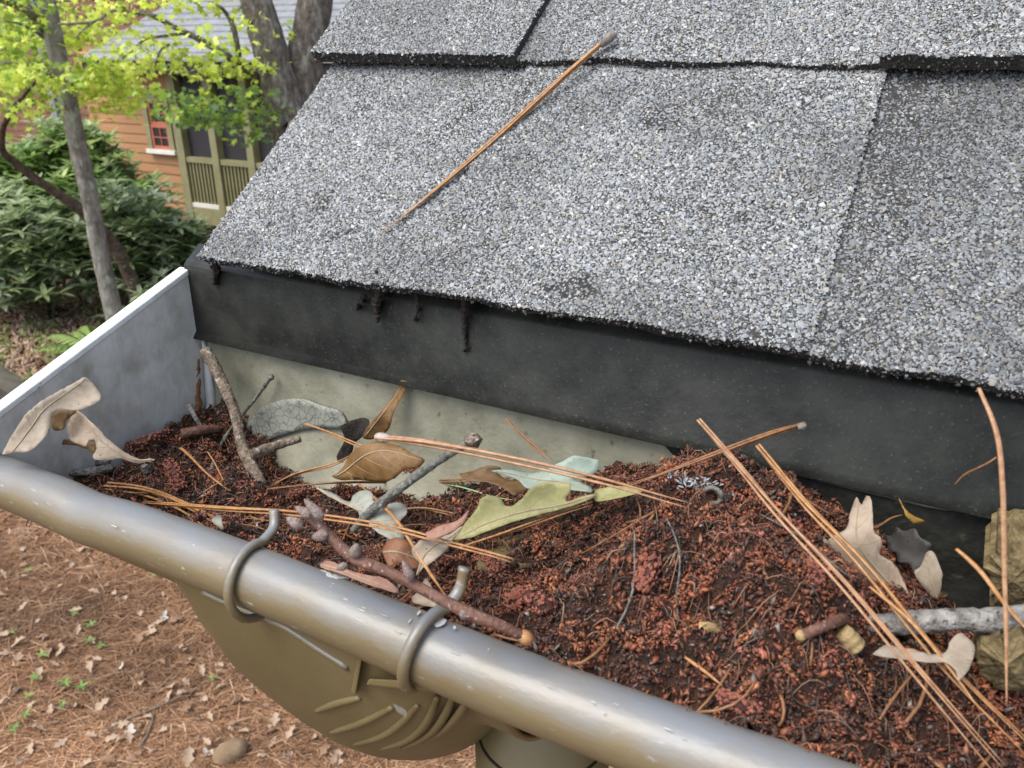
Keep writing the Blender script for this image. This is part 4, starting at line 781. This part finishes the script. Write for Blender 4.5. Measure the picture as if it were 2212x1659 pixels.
# wing roof: rows of shingles
xe0 = hp(166, 132, YH-.45)[0]; RSL = math.radians(24); zr = hp(300, 131, YH-.45)[2]
xe1 = 3.0
for k in range(18):
    s0 = k*.26; y0, z0 = YH-.45+s0*math.cos(RSL), zr+s0*math.sin(RSL); y1, z1 = YH-.45+(s0+.27)*math.cos(RSL), zr+(s0+.27)*math.sin(RSL)
    g = Geo(); g.hexa([(xe0, y0, z0), (xe1, y0, z0), (xe0, y1, z1-.03), (xe1, y1, z1-.03), (xe0, y0, z0+.035), (xe1, y0, z0+.035), (xe0, y1, z1+.004), (xe1, y1, z1+.004)]); mk('roof_course', g, M['roofslate'], house)
g = Geo(); g.box((xe0+.05, YH-.40, zr-.20), (xe1, YH-.36, zr-.012)); mk('eave_fascia', g, M['dark'], house)
g = Geo(); g.box((xe0+.05, YH-.355, zr-.19), (xe1, YH+.4, zr-.17)); mk('eave_soffit', g, M['olive'], house)
# window
wx0, wx1 = hp(316, 260)[0], hp(374, 270)[0]; wz1, wz0 = hp(330, 203)[2], hp(345, 322)[2]
win = empty('window', ((wx0+wx1)/2, YH, wz0)); win.parent = house; win.location = ROOTLOC['window']-ROOTLOC['cedar_house']
tw_ = .11
for (a, b, c, d) in ((wx0, wx0+tw_, wz0, wz1), (wx1-tw_, wx1, wz0, wz1), (wx0+tw_, wx1-tw_, wz1-tw_, wz1)):
    g = Geo(); g.box((a, YH-.05, c), (b, YH+.05, d)); mk('trim', g, M['olive'], win)
g = Geo(); g.box((wx0-.03, YH-.09, wz0-.07), (wx1+.03, YH+.05, wz0)); mk('sill', g, M['whitesill'], win)
ix0, ix1, iz0, iz1 = wx0+tw_, wx1-tw_, wz0+.002, wz1-tw_; zm = (iz0+iz1)/2
for (a, b) in ((iz0, zm), (zm, iz1)):
    yy = YH-.03 if a == iz0 else YH-.015
    for q in ((ix0, ix0+.05, a, b), (ix1-.05, ix1, a, b), (ix0+.05, ix1-.05, a, a+.06), (ix0+.05, ix1-.05, b-.04, b)):
        g = Geo(); g.box((q[0], yy, q[2]), (q[1], YH+.03, q[3])); mk('sash', g, M['sash'], win)
    mx = (ix0+ix1)/2; mzz = (a+b)/2
    g = Geo(); g.box((mx-.008, yy+.004, a+.06), (mx+.008, YH+.03, b-.04)); mk('muntin', g, M['sash'], win)
    g = Geo(); g.box((ix0+.05, yy+.006, mzz-.009), (ix1-.05, YH+.03, mzz+.009)); mk('muntin', g, M['sash'], win)
    for (p0, p1) in ((ix0+.05, mx-.008), (mx+.008, ix1-.05)):
        for (q0, q1) in ((a+.06, mzz-.009), (mzz+.009, b-.04)):
            g = Geo(); g.box((p0, YH-.007, q0), (p1, YH-.002, q1)); mk('pane', g, M['glass'], win)
# porch
zfl, zrail, ztop = hp(445, 448)[2], hp(430, 340)[2], zr-.22
px = [hp(393, 310)[0], hp(466, 310)[0], hp(543, 310)[0]]; stp = px[2]-px[1]
px += [px[2]+stp*k for k in range(1, 6)]
for i, x in enumerate(px):
    g = Geo(); w = .075 if i else .09; g.box((x-w, YH-.06, zfl-.35), (x+w, YH+.10, ztop)); mk('porch_post', g, M['olive'], house)
for a, b in zip(px[:-1], px[1:]):
    a, b = a+.09, b-.075
    g = Geo(); g.box((a, YH-.04, zrail-.09), (b, YH+.06, zrail)); mk('hand_rail', g, M['olive'], house)
    g = Geo(); g.box((a, YH-.05, zfl), (b, YH+.07, zfl+.07)); mk('floor_rail', g, M['whitesill'], house)
    nb = 8; g0 = None
    for k in range(nb):
        x = a+(k+.5)*(b-a)/nb
        if g0 is None: g = Geo(); g.box((x-.017, YH-.02, zfl+.072), (x+.017, YH+.02, zrail-.092)); g0 = mk('baluster', g, M['olive'], house); gx0 = x
        else: o = g0.copy(); COL.objects.link(o); o.location = g0.location+Vector((x-gx0, 0, 0))
    g = Geo(); g.box((a, YH+.071, zfl+.07), (b, YH+.073, ztop)); mk('insect_screen', g, M['screen'], house)
g = Geo(); g.box((px[0]-.12, YH-.04, ztop), (px[-1], YH+.1, ztop+.20)); mk('porch_header', g, M['olive'], house)
g = Geo(); g.box((px[0]+.1, YH-.05, zfl-.30), (px[-1], YH+.07, zfl-.002)); mk('skirt_board', g, M['olive'], house)
g = Geo(); g.box((px[0], YH+.11, zfl-.1), (px[-1], YH+3.5, zfl)); mk('porch_floor', g, M['timber'], house)
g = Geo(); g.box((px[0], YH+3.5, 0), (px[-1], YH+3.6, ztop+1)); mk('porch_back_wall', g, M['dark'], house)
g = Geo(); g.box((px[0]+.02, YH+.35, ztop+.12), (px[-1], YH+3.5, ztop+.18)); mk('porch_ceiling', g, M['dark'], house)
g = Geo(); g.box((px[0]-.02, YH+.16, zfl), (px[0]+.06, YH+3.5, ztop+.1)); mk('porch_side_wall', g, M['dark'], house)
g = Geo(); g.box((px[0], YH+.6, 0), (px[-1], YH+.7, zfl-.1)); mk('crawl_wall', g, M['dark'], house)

# ------------------------------------------------------------------ foliage tools
def leafgeo(kind):
    if kind == 'maple':
        t = np.array([-90, -60, -20, 0, 25, 60, 90, 120, 155, 180, 200, 240]); r = np.array([.15, .55, .35, .95, .45, .9, .5, .9, .45, .95, .35, .55])
        t = np.radians([-100, -40, -10, 30, 62, 90, 118, 150, 190, 220]); r = np.array([.35, .75, .4, .95, .5, 1.05, .5, .95, .4, .75])
        v = [(0, 0, 0)]+[(rr*math.cos(a), rr*math.sin(a), -.18*rr*rr) for a, rr in zip(t, r)]
        return np.array(v), np.array([(0, i, i % 10+1) for i in range(1, 11)])
    if kind == 'oval':
        v = [(0, 0, 0), (.28, .5, .06), (.24, 1.2, .03), (0, 2, -.2), (-.24, 1.2, .03), (-.28, .5, .06), (0, 1, -.05)]
        return np.array(v), np.array([(6, i, (i+1) % 6) for i in range(6)])
def scatter(C, size, col, kind, tilt=.8, az=None, up=None):
    N = len(C); bv, bf = leafgeo(kind); a = rng.uniform(0, 2*math.pi, N) if az is None else az
    tx, ty = (rng.normal(size=N)*tilt, rng.normal(size=N)*tilt) if up is None else (up, np.zeros(N))
    ca, sa = np.cos(a), np.sin(a); cx, sx = np.cos(tx), np.sin(tx); cy, sy = np.cos(ty), np.sin(ty)
    B = bv[None]*size[:, None, None]; x, y, z = B[..., 0], B[..., 1], B[..., 2]
    y, z = y*cx[:, None]-z*sx[:, None], y*sx[:, None]+z*cx[:, None]; x, z = x*cy[:, None]+z*sy[:, None], -x*sy[:, None]+z*cy[:, None]
    x, y = x*ca[:, None]-y*sa[:, None], x*sa[:, None]+y*ca[:, None]
    V = np.stack([x, y, z], -1)+C[:, None]; F = bf[None]+(np.arange(N)*len(bv))[:, None, None]
    return V.reshape(-1, 3), F.reshape(-1, 3), np.repeat(col, len(bv), 0)
def limbs(root, specs, m):
    for nm, pts, r in specs: mk(nm, Geo().tube(spline(pts, 6), r, 12 if nm == 'trunk' else 7, jit=.05), M[m], root, smooth=True)
def crown(root, clusters, size, cols, w=None, name='crown', kind='maple', m='leaf_bg', tilt=.7, dens=.58):
    Cs, Ss, Ls = [], [], []
    for (c, rad, n) in clusters:
        n = int(n*dens); rad = np.array(rad)*.82
        k = max(3, int(n/14)); sub = c+rng.normal(size=(k, 3))*np.array(rad)*.55
        i = rng.integers(0, k, n); p = sub[i]+rng.normal(size=(n, 3))*np.array([.13, .13, .055]); Cs.append(p)
        Ss.append(size*rng.uniform(.6, 1.25, n)); Ls.append(pal(n, cols, w, .25)*(1+.25*rng.normal(size=(k, 1))[i].clip(-1, 1)))
    V, F, Cc = scatter(np.vstack(Cs), np.concatenate(Ss), np.clip(np.vstack(Ls), 0, 1), kind, tilt); return mknp(name, V, F, Cc, M[m], root, kind='stuff')
def z2(x, y, Df): return pf(*Z2(x, y), Df)
LIME = [(.62, .72, .10), (.50, .62, .08), (.72, .78, .18), (.34, .50, .08)]; MID = [(.16, .28, .05), (.24, .38, .06), (.30, .44, .08), (.12, .22, .05)]; BLUEG = [(.12, .22, .10), (.18, .30, .12), (.26, .38, .10), (.09, .16, .07)]

# slim leaning tree
b1 = pf(252, 700, 9.6); b1[2] = 0
t1 = empty('slim_tree', b1, 'slim grey lichen trunk leaning left in front of the shrubs', 'tree')
Dt = float(np.dot(b1-CAM, Fh))
limbs(t1, [('trunk', [b1-np.array([0, 0, .2])]+[pf(x, y, Dt) for x, y in ((238, 640), (215, 540), (195, 430), (172, 330), (150, 230), (124, 120), (104, 20), (85, -90), (70, -220))], [.115, .105, .10, .10, .10, .10, .10, .10, .095, .085, .07]),
           ('limb', [z2(370, 250, Dt), z2(330, 160, Dt), z2(230, 75, Dt-.2), z2(100, 15, Dt-.4), z2(-80, -60, Dt-.6)], [.05, .07, .07, .06, .05]),
           ('branch', [z2(380, 330, Dt), z2(365, 220, Dt-.1), z2(340, 180, Dt-.1)], [.03, .03, .02]),
           ('branch', [z2(430, 350, Dt), z2(200, 220, Dt-.3), z2(50, 190, Dt-.5)], [.02, .015, .01]),
           ('branch', [z2(470, 640, Dt), z2(330, 705, Dt-.2), z2(160, 570, Dt-.4), z2(20, 560, Dt-.5)], [.02, .018, .014, .01])], 'bark')
crown(t1, [(z2(130, 260, Dt+.9), (.55, .5, .42), 900), (z2(60, 470, Dt+.5), (.45, .4, .28), 520), (z2(60, 690, Dt+.4), (.55, .4, .28), 900), (z2(300, 660, Dt+.8), (.35, .3, .2), 260), (z2(60, 60, Dt-.4), (.5, .4, .3), 420), (z2(-200, 300, Dt-.5), (.7, .6, .9), 900)], .052, LIME+MID[1:3])
# big twin trunk tree
D2 = 8.6; b2_ = pf(662, 420, D2); b2_[2] = 0
t2 = empty('twin_trunk_tree', b2_, 'big rough twin trunk tree rising behind the roof edge', 'tree')
limbs(t2, [('trunk', [b2_]+[pf(x, y, D2) for x, y in ((648, 340), (622, 260), (590, 130), (556, 10), (530, -110), (510, -240))], [.30, .26, .21, .17, .155, .15, .14]),
           ('trunk', [pf(650, 330, D2+.15)]+[pf(x, y, D2+.2) for x, y in ((650, 220), (660, 120), (680, 10), (700, -120), (716, -240))], [.22, .20, .18, .17, .16, .15]),
           ('branch', [z2(2290, 700, D2), z2(2150, 590, D2-.2), z2(2000, 490, D2-.3), z2(1750, 340, D2-.4), z2(1570, 255, D2-.5), z2(1330, 132, D2-.6), z2(1120, 105, D2-.6), z2(980, 100, D2-.6), z2(840, 190, D2-.6), z2(520, 215, D2-.6)], [.05, .045, .035, .03, .026, .022, .018, .016, .013, .01]),
           ('branch', [z2(1640, 290, D2-.45), z2(1450, 318, D2-.5), z2(1290, 345, D2-.6), z2(1190, 430, D2-.6), z2(1080, 520, D2-.6)], [.018, .014, .012, .01, .008]),
           ('branch', [z2(2125, 600, D2-.2), z2(2110, 480, D2-.3), z2(2080, 290, D2-.4), z2(2040, 180, D2-.4), z2(1960, 70, D2-.5), z2(1850, 15, D2-.5)], [.035, .03, .026, .022, .016, .012]),
           ('branch', [z2(2050, 190, D2-.4), z2(2070, 120, D2-.4), z2(2130, 60, D2-.3)], [.018, .015, .012]),
           ('branch', [z2(1130, 110, D2-.6), z2(1070, 30, D2-.6), z2(1040, -40, D2-.6)], [.015, .012, .01]),
           ('branch', [z2(840, 190, D2-.6), z2(740, 260, D2-.6), z2(680, 330, D2-.6)], [.01, .008, .006]),
           ('branch', [z2(1500, 390, D2-.6), z2(1420, 450, D2-.6), z2(1370, 600, D2-.6)], [.012, .01, .008])], 'bark_rough')
crown(t2, [(z2(900, 800, D2+1.6), (.66, .4, .25), 1500), (z2(1000, 620, D2+1.3), (.50, .35, .14), 420), (z2(690, 310, D2+1.5), (.52, .3, .28), 640), (z2(640, 120, D2+1.6), (.36, .3, .15), 140), (z2(1390, 560, D2-.5), (.36, .3, .08), 210), (z2(1980, 640, D2-.5), (.34, .3, .11), 260), (z2(1750, 420, D2-.5), (.50, .4, .11), 190), (z2(1200, 50, D2-.6), (.42, .35, .12), 240), (z2(1750, 30, D2-.5), (.36, .3, .09), 180), (z2(2100, 200, D2-.3), (.14, .15, .12), 70), (z2(1240, 340, D2-.6), (.24, .2, .14), 130)], .050, LIME, [5, 3, 3, 1.2])
crown(t2, [(z2(1830, 890, D2-.5), (.40, .35, .13), 420), (z2(2050, 960, D2-.3), (.30, .3, .20), 330), (z2(1640, 1060, D2-.5), (.20, .2, .10), 130), (z2(2230, 1150, D2-.2), (.22, .25, .30), 300), (z2(2330, 830, D2-.2), (.18, .2, .24), 160), (z2(2450, 350, D2+.6), (.2, .3, .5), 220)], .052, BLUEG[1:3]+MID[1:3]+LIME[1:2], name='lower_crown', dens=.40)
# leaning curved sapling
b3_ = pf(309, 655, 10.2); b3_[2] = 0; D3 = float(np.dot(b3_-CAM, Fh))
t3 = empty('curved_sapling', b3_, 'thin dark trunk curving up to the left through the shrubs', 'tree')
limbs(t3, [('trunk', [b3_]+[pf(x, y, D3-.15*i) for i, (x, y) in enumerate(((272, 575), (222, 502), (173, 452), (120, 415), (74, 384), (32, 350), (6, 327), (4, 290), (12, 262), (32, 229), (56, 200), (80, 173), (115, 156)))], [.10, .09, .085, .07, .055, .05, .045, .04, .035, .03, .025, .02, .015, .012])], 'bark_brown')
crown(t3, [(pf(100, 165, D3-2), (.25, .25, .15), 160), (pf(40, 190, D3-2), (.3, .3, .16), 200)], .055, LIME)
# far tree behind the twin trunk
bf_ = pf(740, 60, 17); bf_[2] = 0; t4 = empty('far_tree', bf_, 'sunny yellow green tree far behind the twin trunk', 'tree')
limbs(t4, [('trunk', [bf_, bf_+(0, 0, 3), bf_+(.3, 0, 6)], [.2, .17, .1])], 'bark_brown')
crown(t4, [(pf(700, 40, 17), (1.2, 1, 1.4), 2200), (pf(760, -100, 17), (1.6, 1, 1.6), 2000), (pf(640, 200, 17), (1.0, .8, 1.2), 1500)], .12, LIME+MID)

# rhododendron shrubs
def shrub(name, at, label, blobs, size, cols, nwh):
    root = empty(name, at, label, 'shrub', 'evergreen shrubs before the house'); Cs, As, Us, Sz, Cl = [], [], [], [], []
    tot = sum(r[0]*r[1] for _, r in blobs)
    for c, rad in blobs:
        n = int(nwh*rad[0]*rad[1]/tot); d = rng.normal(size=(n, 3)); d /= np.linalg.norm(d, axis=1)[:, None]
        d[:, 2] = np.abs(d[:, 2])*np.where(rng.uniform(size=n) < .75, 1, -1)
        rr = (rng.uniform(.25, 1.12, n)**.6)[:, None]; P = c+d*np.array([rad[0], rad[0], rad[1]])*rr*(1+.30*snoise(d*1.0, 1.0, int(abs(c[0]*50)) % 97, 2))[:, None]
        P[:, 2] = np.maximum(P[:, 2], .12); base = pal(n, cols, None, .25)
        for k in range(8):
            Cs.append(P); As.append(2*math.pi*k/8+rng.uniform(0, .6, n)); Us.append(rng.uniform(-.15, .75, n)); Sz.append(size*rng.uniform(.75, 1.25, n)); Cl.append(base*rng.uniform(.8, 1.2, (n, 1)))
    V, F, Cc = scatter(np.vstack(Cs), np.concatenate(Sz), np.clip(np.vstack(Cl), 0, 1), 'oval', az=np.concatenate(As), up=np.concatenate(Us)); mknp('foliage', V, F, Cc, M['leaf_shrub'], root, kind='stuff')
    g = Geo()
    for c, rad in blobs:
        for k in range(3): e = c+rng.normal(size=3)*np.array(rad[0])*.3; g.tube(spline([np.array(at)+(rng.uniform(-.2, .2), rng.uniform(-.2, .2), 0), (np.array(at)+e)/2+rng.normal(size=3)*.1, e], 4), [.03, .02, .008], 6)
    mk('stems', g, M['bark_brown'], root, smooth=True)
RH = [(.24, .32, .14), (.33, .41, .20), (.42, .49, .28), (.15, .21, .09), (.50, .56, .38)]
RH2 = [(.25, .37, .12), (.33, .46, .15), (.42, .52, .18), (.17, .27, .09)]
def gd(x, y, Df): p = pf(x, y, Df); p[2] = 0; return p
shrub('rhododendron', gd(110, 600, 10.9), 'broad dark evergreen shrub left of the slim trunk', [(pf(70, 520, 10.6), (.75, .62)), (pf(20, 600, 10.4), (.6, .42)), (pf(130, 590, 10.5), (.62, .45)), (pf(20, 470, 11.0), (.6, .5)), (pf(-60, 560, 10.8), (.7, .6))], .105, RH, 850)
shrub('rhododendron', gd(300, 600, 11.2), 'tall dark evergreen shrub right of the slim trunk below the porch', [(pf(285, 510, 10.9), (.70, .62)), (pf(370, 560, 11.1), (.62, .6)), (pf(250, 570, 10.8), (.6, .5)), (pf(330, 610, 10.8), (.7, .42)), (pf(390, 550, 11.4), (.34, .34)), (pf(200, 520, 11.2), (.5, .6))], .105, RH, 1050)
shrub('rhododendron', gd(240, 400, 12.0), 'lighter green shrub reaching up before the orange siding', [(pf(215, 370, 11.9), (.46, .42)), (pf(285, 440, 11.7), (.42, .32)), (pf(170, 310, 12.0), (.36, .28)), (pf(140, 320, 12.2), (.45, .34)), (pf(230, 420, 11.8), (.6, .45))], .10, RH2+RH[1:3], 620)
shrub('rhododendron', gd(60, 480, 12.2), 'pale green feathery shrub at the left before the red wall', [(pf(80, 360, 12.0), (.6, .36)), (pf(30, 410, 11.9), (.55, .40)), (pf(110, 430, 11.8), (.6, .45)), (pf(-20, 400, 12), (.5, .5))], .095, RH2, 600)
# ferns
def fern(at, r, n, label):
    root = empty('fern', at, label, 'fern', 'ferns at the tree foot')
    for k in range(n):
        a = 2*math.pi*k/n+rng.uniform(-.3, .3); L_ = r*rng.uniform(.8, 1.15); e = rng.uniform(.7, 1.15); t = np.linspace(0, 1, 14)
        R_, Zr = L_*t, L_*(e*t-.75*e*t*t); ax = np.array([math.cos(a), math.sin(a), 0]); sd_ = np.array([-ax[1], ax[0], 0]); g = Geo(); S = np.array(at)+np.outer(R_, ax)+np.outer(Zr+.03, ZV)
        V, F = [p for p in S], []
        for i in range(1, 14):
            w = L_*.24*math.sin(math.pi*(.12+.88*t[i])**.8)+.01
            for s in (-1, 1):
                V.append(S[i]+s*sd_*w+ax*w*.35-ZV*w*.25); F.append((i-1, i, len(V)-1))
        V = np.array(V); mknp('frond', V, np.array(F), np.repeat(pal(1, [(.36, .52, .14), (.44, .58, .19), (.30, .44, .13)]), len(V), 0), M['fern'], root)
fern(gd(200, 700, 9.3), .75, 18, 'pale green fern in front of the slim trunk foot'); fern(gd(285, 655, 9.8), .45, 13, 'fern right of the slim trunk foot'); fern(gd(165, 680, 9.6), .40, 11, 'small fern left of the slim trunk under the shrub')
# timber border
ta, tb = pz(-60, 748, -(H-.55)), pz(130, 872, -(H-.55)); ta[2] = tb[2] = 0
dv = (tb-ta)/np.linalg.norm(tb-ta); ta = ta-dv*2.5; pn = np.array([-dv[1], dv[0], 0]); tz = .55
bd = empty('timber_border', (ta+tb)/2, 'weathered timber border with flat cap board at the far left', 'border')
for k in range(3):
    g = Geo(); a0, a1 = ta+pn*.02*(k % 2), tb+pn*.02*(k % 2); zz = k*.17
    g.hexa([np.array([*(p+pn*w)[:2], z]) for z in (zz, zz+.165) for w in (-.14, -.02) for p in (a0, a1)]); mk('beam', g, M['timber'], bd, bevel=.008)
g = Geo(); g.hexa([np.array([*(p+pn*w)[:2], z]) for z in (.512, .55) for w in (-.22, .0) for p in (ta, tb)]); mk('cap_board', g, M['timber'], bd, bevel=.006)

# ------------------------------------------------------------------ litter on the ground
N = 42000
u = rng.uniform(-150, 1400, N); v = 1060+rng.uniform(0, 1, N)**.8*720
Pg = np.array([pz(a, b, -H) for a, b in zip(u, v)]); ang = rng.normal(.5, .9, N); L_ = rng.uniform(.05, .12, N); w = rng.uniform(.0012, .0024, N)
dx = np.stack([np.cos(ang), np.sin(ang), rng.normal(size=N)*.10], 1)*L_[:, None]; sdv = np.stack([-np.sin(ang), np.cos(ang), np.zeros(N)], 1)*w[:, None]
Pg[:, 2] = .01+rng.uniform(0, .02, N)
V = np.stack([Pg-dx-sdv, Pg-dx+sdv, Pg+(0, 0, .008)+sdv*1.3, Pg+(0, 0, .008)-sdv*1.3, Pg+dx+sdv*.4, Pg+dx-sdv*.4], 1).reshape(-1, 3)
o6 = (np.arange(N)*6)[:, None, None]; F = (np.array([(0, 1, 2, 3), (3, 2, 4, 5)])[None]+o6).reshape(-1, 4)
col = pal(N, [(.25, .130, .064), (.18, .088, .044), (.33, .19, .105), (.11, .056, .032), (.44, .29, .18)], [30, 28, 20, 16, 6], .3)
col = col*(1+.30*snoise(Pg[:, :2], .55, 71, 3))[:, None].clip(.5, 1.5); mknp('pine_straw', V, F, np.repeat(col.clip(0, 1), 6, 0), M['straw'], None, 'brown pine straw covering the ground below the gutter', 'pine straw', 'stuff')
# sparse straw further out + ground cover
N = 17000
u = rng.uniform(-200, 420, N); v = rng.uniform(640, 1060, N); Pg = np.array([pz(a, b, -H) for a, b in zip(u, v)]); Pg[:, 2] = .07
V, F, Cc = lumps(Pg, rng.uniform(.02, .055, N), pal(N, [(.36, .25, .18), (.44, .33, .25), (.27, .165, .10), (.20, .11, .065)], None, .25), (1.6, .5, .2))
mknp('leaf_litter', V, F, Cc, M['straw'], None, 'pinkish brown leaf litter beyond the gutter end', 'leaf litter', 'stuff')
N = 5200
u = rng.uniform(-150, 300, N); v = rng.uniform(650, 850, N); kp = snoise(np.stack([u, v], 1), .009, 61, 2) > -.05; u, v = u[kp], v[kp]; N = len(u)
Pg = np.array([pz(a, b, -H) for a, b in zip(u, v)]); Pg[:, 2] = rng.uniform(.06, .17, N)
V, F, Cc = scatter(Pg, rng.uniform(.015, .035, N), pal(N, [(.20, .34, .09), (.29, .44, .12), (.38, .50, .17)], None, .25), 'oval', .5)
mknp('ground_cover', V, F, Cc, M['leaf_bg'], None, 'low green ground cover patches before the shrubs', 'ground cover', 'stuff')
# fallen oak leaves, each its own thing
def oakmesh(seed, mt):
    r = np.random.default_rng(seed); n = 26; pts = []
    for i in range(n+1):
        t = i/n; w = (.20+.12*math.sin(math.pi*t))*math.sin(math.pi*min(1, t*1.02+.02))**.6*(.74+.26*math.cos(t*6.28*2.7+seed))*(1+r.uniform(-.1, .1)); pts.append((w, t-.5))
    rt = [(a, b) for a, b in pts]; lt = [(-a*(1+r.uniform(-.2, .2)), b) for a, b in pts]; V = []
    for (a, b), (c, d) in zip(rt, lt):
        for x in (a, a*.5, 0, c*.5, c): V.append((x, b, .30*abs(x)**1.2+.10*math.sin(b*4+seed)+.05*r.normal()*abs(x)))
    F = [(i*5+k, i*5+k+1, i*5+6+k, i*5+5+k) for i in range(n) for k in range(4)]
    me = bpy.data.meshes.new('fallen_leaf'); me.from_pydata(V, [], F); me.polygons.foreach_set('use_smooth', [True]*len(F)); me.materials.append(mt); return me
M['gl1'] = mat('pale dry leaf', (.30, .20, .13), (.46, .34, .24), 20, .7, .2, trans=.15); M['gl2'] = mat('brown dry leaf', (.18, .10, .055), (.30, .18, .105), 20, .7, .2, trans=.15); M['gl3'] = mat('silvery dry leaf', (.40, .35, .29), (.55, .49, .42), 20, .7, .2, trans=.1)
oms = [oakmesh(s, M[m_]) for s, m_ in ((1, 'gl1'), (2, 'gl2'), (3, 'gl1'), (4, 'gl2'), (5, 'gl3'), (6, 'gl1'))]
TONE = ['pale tan', 'brown', 'pale tan', 'brown', 'silvery grey', 'pale tan']
k = 0
while k < 225:
    x, y = random.uniform(-10, 1040), random.uniform(1085, 1665)
    if y < 1090+x*.42+30: continue
    i = random.choices(range(6), (4, 4, 4, 3, 1, 4))[0]; p = pz(x, y, -H); o = bpy.data.objects.new('fallen_leaf', oms[i]); COL.objects.link(o)
    o.location = (p[0], p[1], random.uniform(.035, .055)); s = random.uniform(.05, .12)*random.choice((.75, 1)); o.scale = (s*random.uniform(.6, 1.3), s, s*random.uniform(.8, 2.2)); o.rotation_euler = (random.gauss(0, .25), random.gauss(0, .25), random.uniform(0, 6.28))
    finish(o, TONE[i]+' dead oak leaf lying on the pine straw ground', 'leaf', TONE[i]+' oak leaves on the straw'); k += 1
def spot(mesh, x, y, s, rz, label, z=.05):
    p = pz(x, y, -H); o = bpy.data.objects.new('fallen_leaf', mesh); COL.objects.link(o); o.location = (p[0], p[1], z); o.scale = (s,)*3; o.rotation_euler = (.1, .1, rz); finish(o, label, 'leaf', 'single leaves on the straw')
spot(oms[4], 285, 1592, .10, .8, 'silvery lobed oak leaf alone on the straw near the bottom edge')
spot(oms[0], 205, 1290, .09, 2.0, 'largest pale oak leaf on the straw below the left bead')
# green seedlings
def seedling(x, y, s, label):
    p = pz(x, y, -H); p[2] = .03; N_ = 5; a = rng.uniform(0, 6.28)+np.arange(N_)*1.3
    V, F, Cc = scatter(np.repeat(p[None], N_, 0)+(0, 0, .03), np.full(N_, s*.6)*rng.uniform(.7, 1.2, N_), pal(N_, [(.13, .30, .07), (.20, .38, .10), (.26, .40, .10)]), 'oval', az=a, up=rng.uniform(0, .5, N_))
    mknp('seedling', V, F, Cc, M['leaf_bg'], None, label, 'seedling', group='green seedlings on the straw')
for x, y, s in ((65, 1245, .035), (200, 1365, .04), (195, 1400, .035), (222, 1410, .03), (145, 1492, .045), (80, 1480, .035), (65, 1520, .04), (180, 1500, .045), (140, 1540, .035), (95, 1430, .04), (60, 1560, .04), (35, 1590, .045), (340, 1255, .04), (460, 1480, .03), (30, 1380, .03), (165, 1340, .03), (1010, 1590, .06), (980, 1610, .05), (1030, 1560, .06)):
    seedling(x, y, s, 'small green seedling sprouting through the pine straw')
g = Geo(); c = pz(500, 1640, -H); c[2] = .05; g.ell(c, (.5, 1, .1), .095, .065, 14, 10); g.v[0] += rng.normal(size=g.v[0].shape)*.003; mk('stone', g, M['stone'], None, smooth=True, label='rounded tan stone on the straw at the bottom edge', cat='stone')
for (a, b, lab) in (((270, 1555), (440, 1480), 'long thin bare twig lying on the straw below the bead'), ((400, 1215), (470, 1180), 'bent pale twig on the straw beside the outlet'), ((300, 1615), (340, 1520), 'short pale twig on the straw near the bottom edge')):
    P = [pz(a[0]+(b[0]-a[0])*t+6*math.sin(t*4), a[1]+(b[1]-a[1])*t, -H+.045) for t in np.linspace(0, 1, 6)]; mk('ground_twig', Geo().tube(spline(P, 4), [.006, .005, .003], 6), M['bark_stick'], None, smooth=True, label=lab, cat='twig')
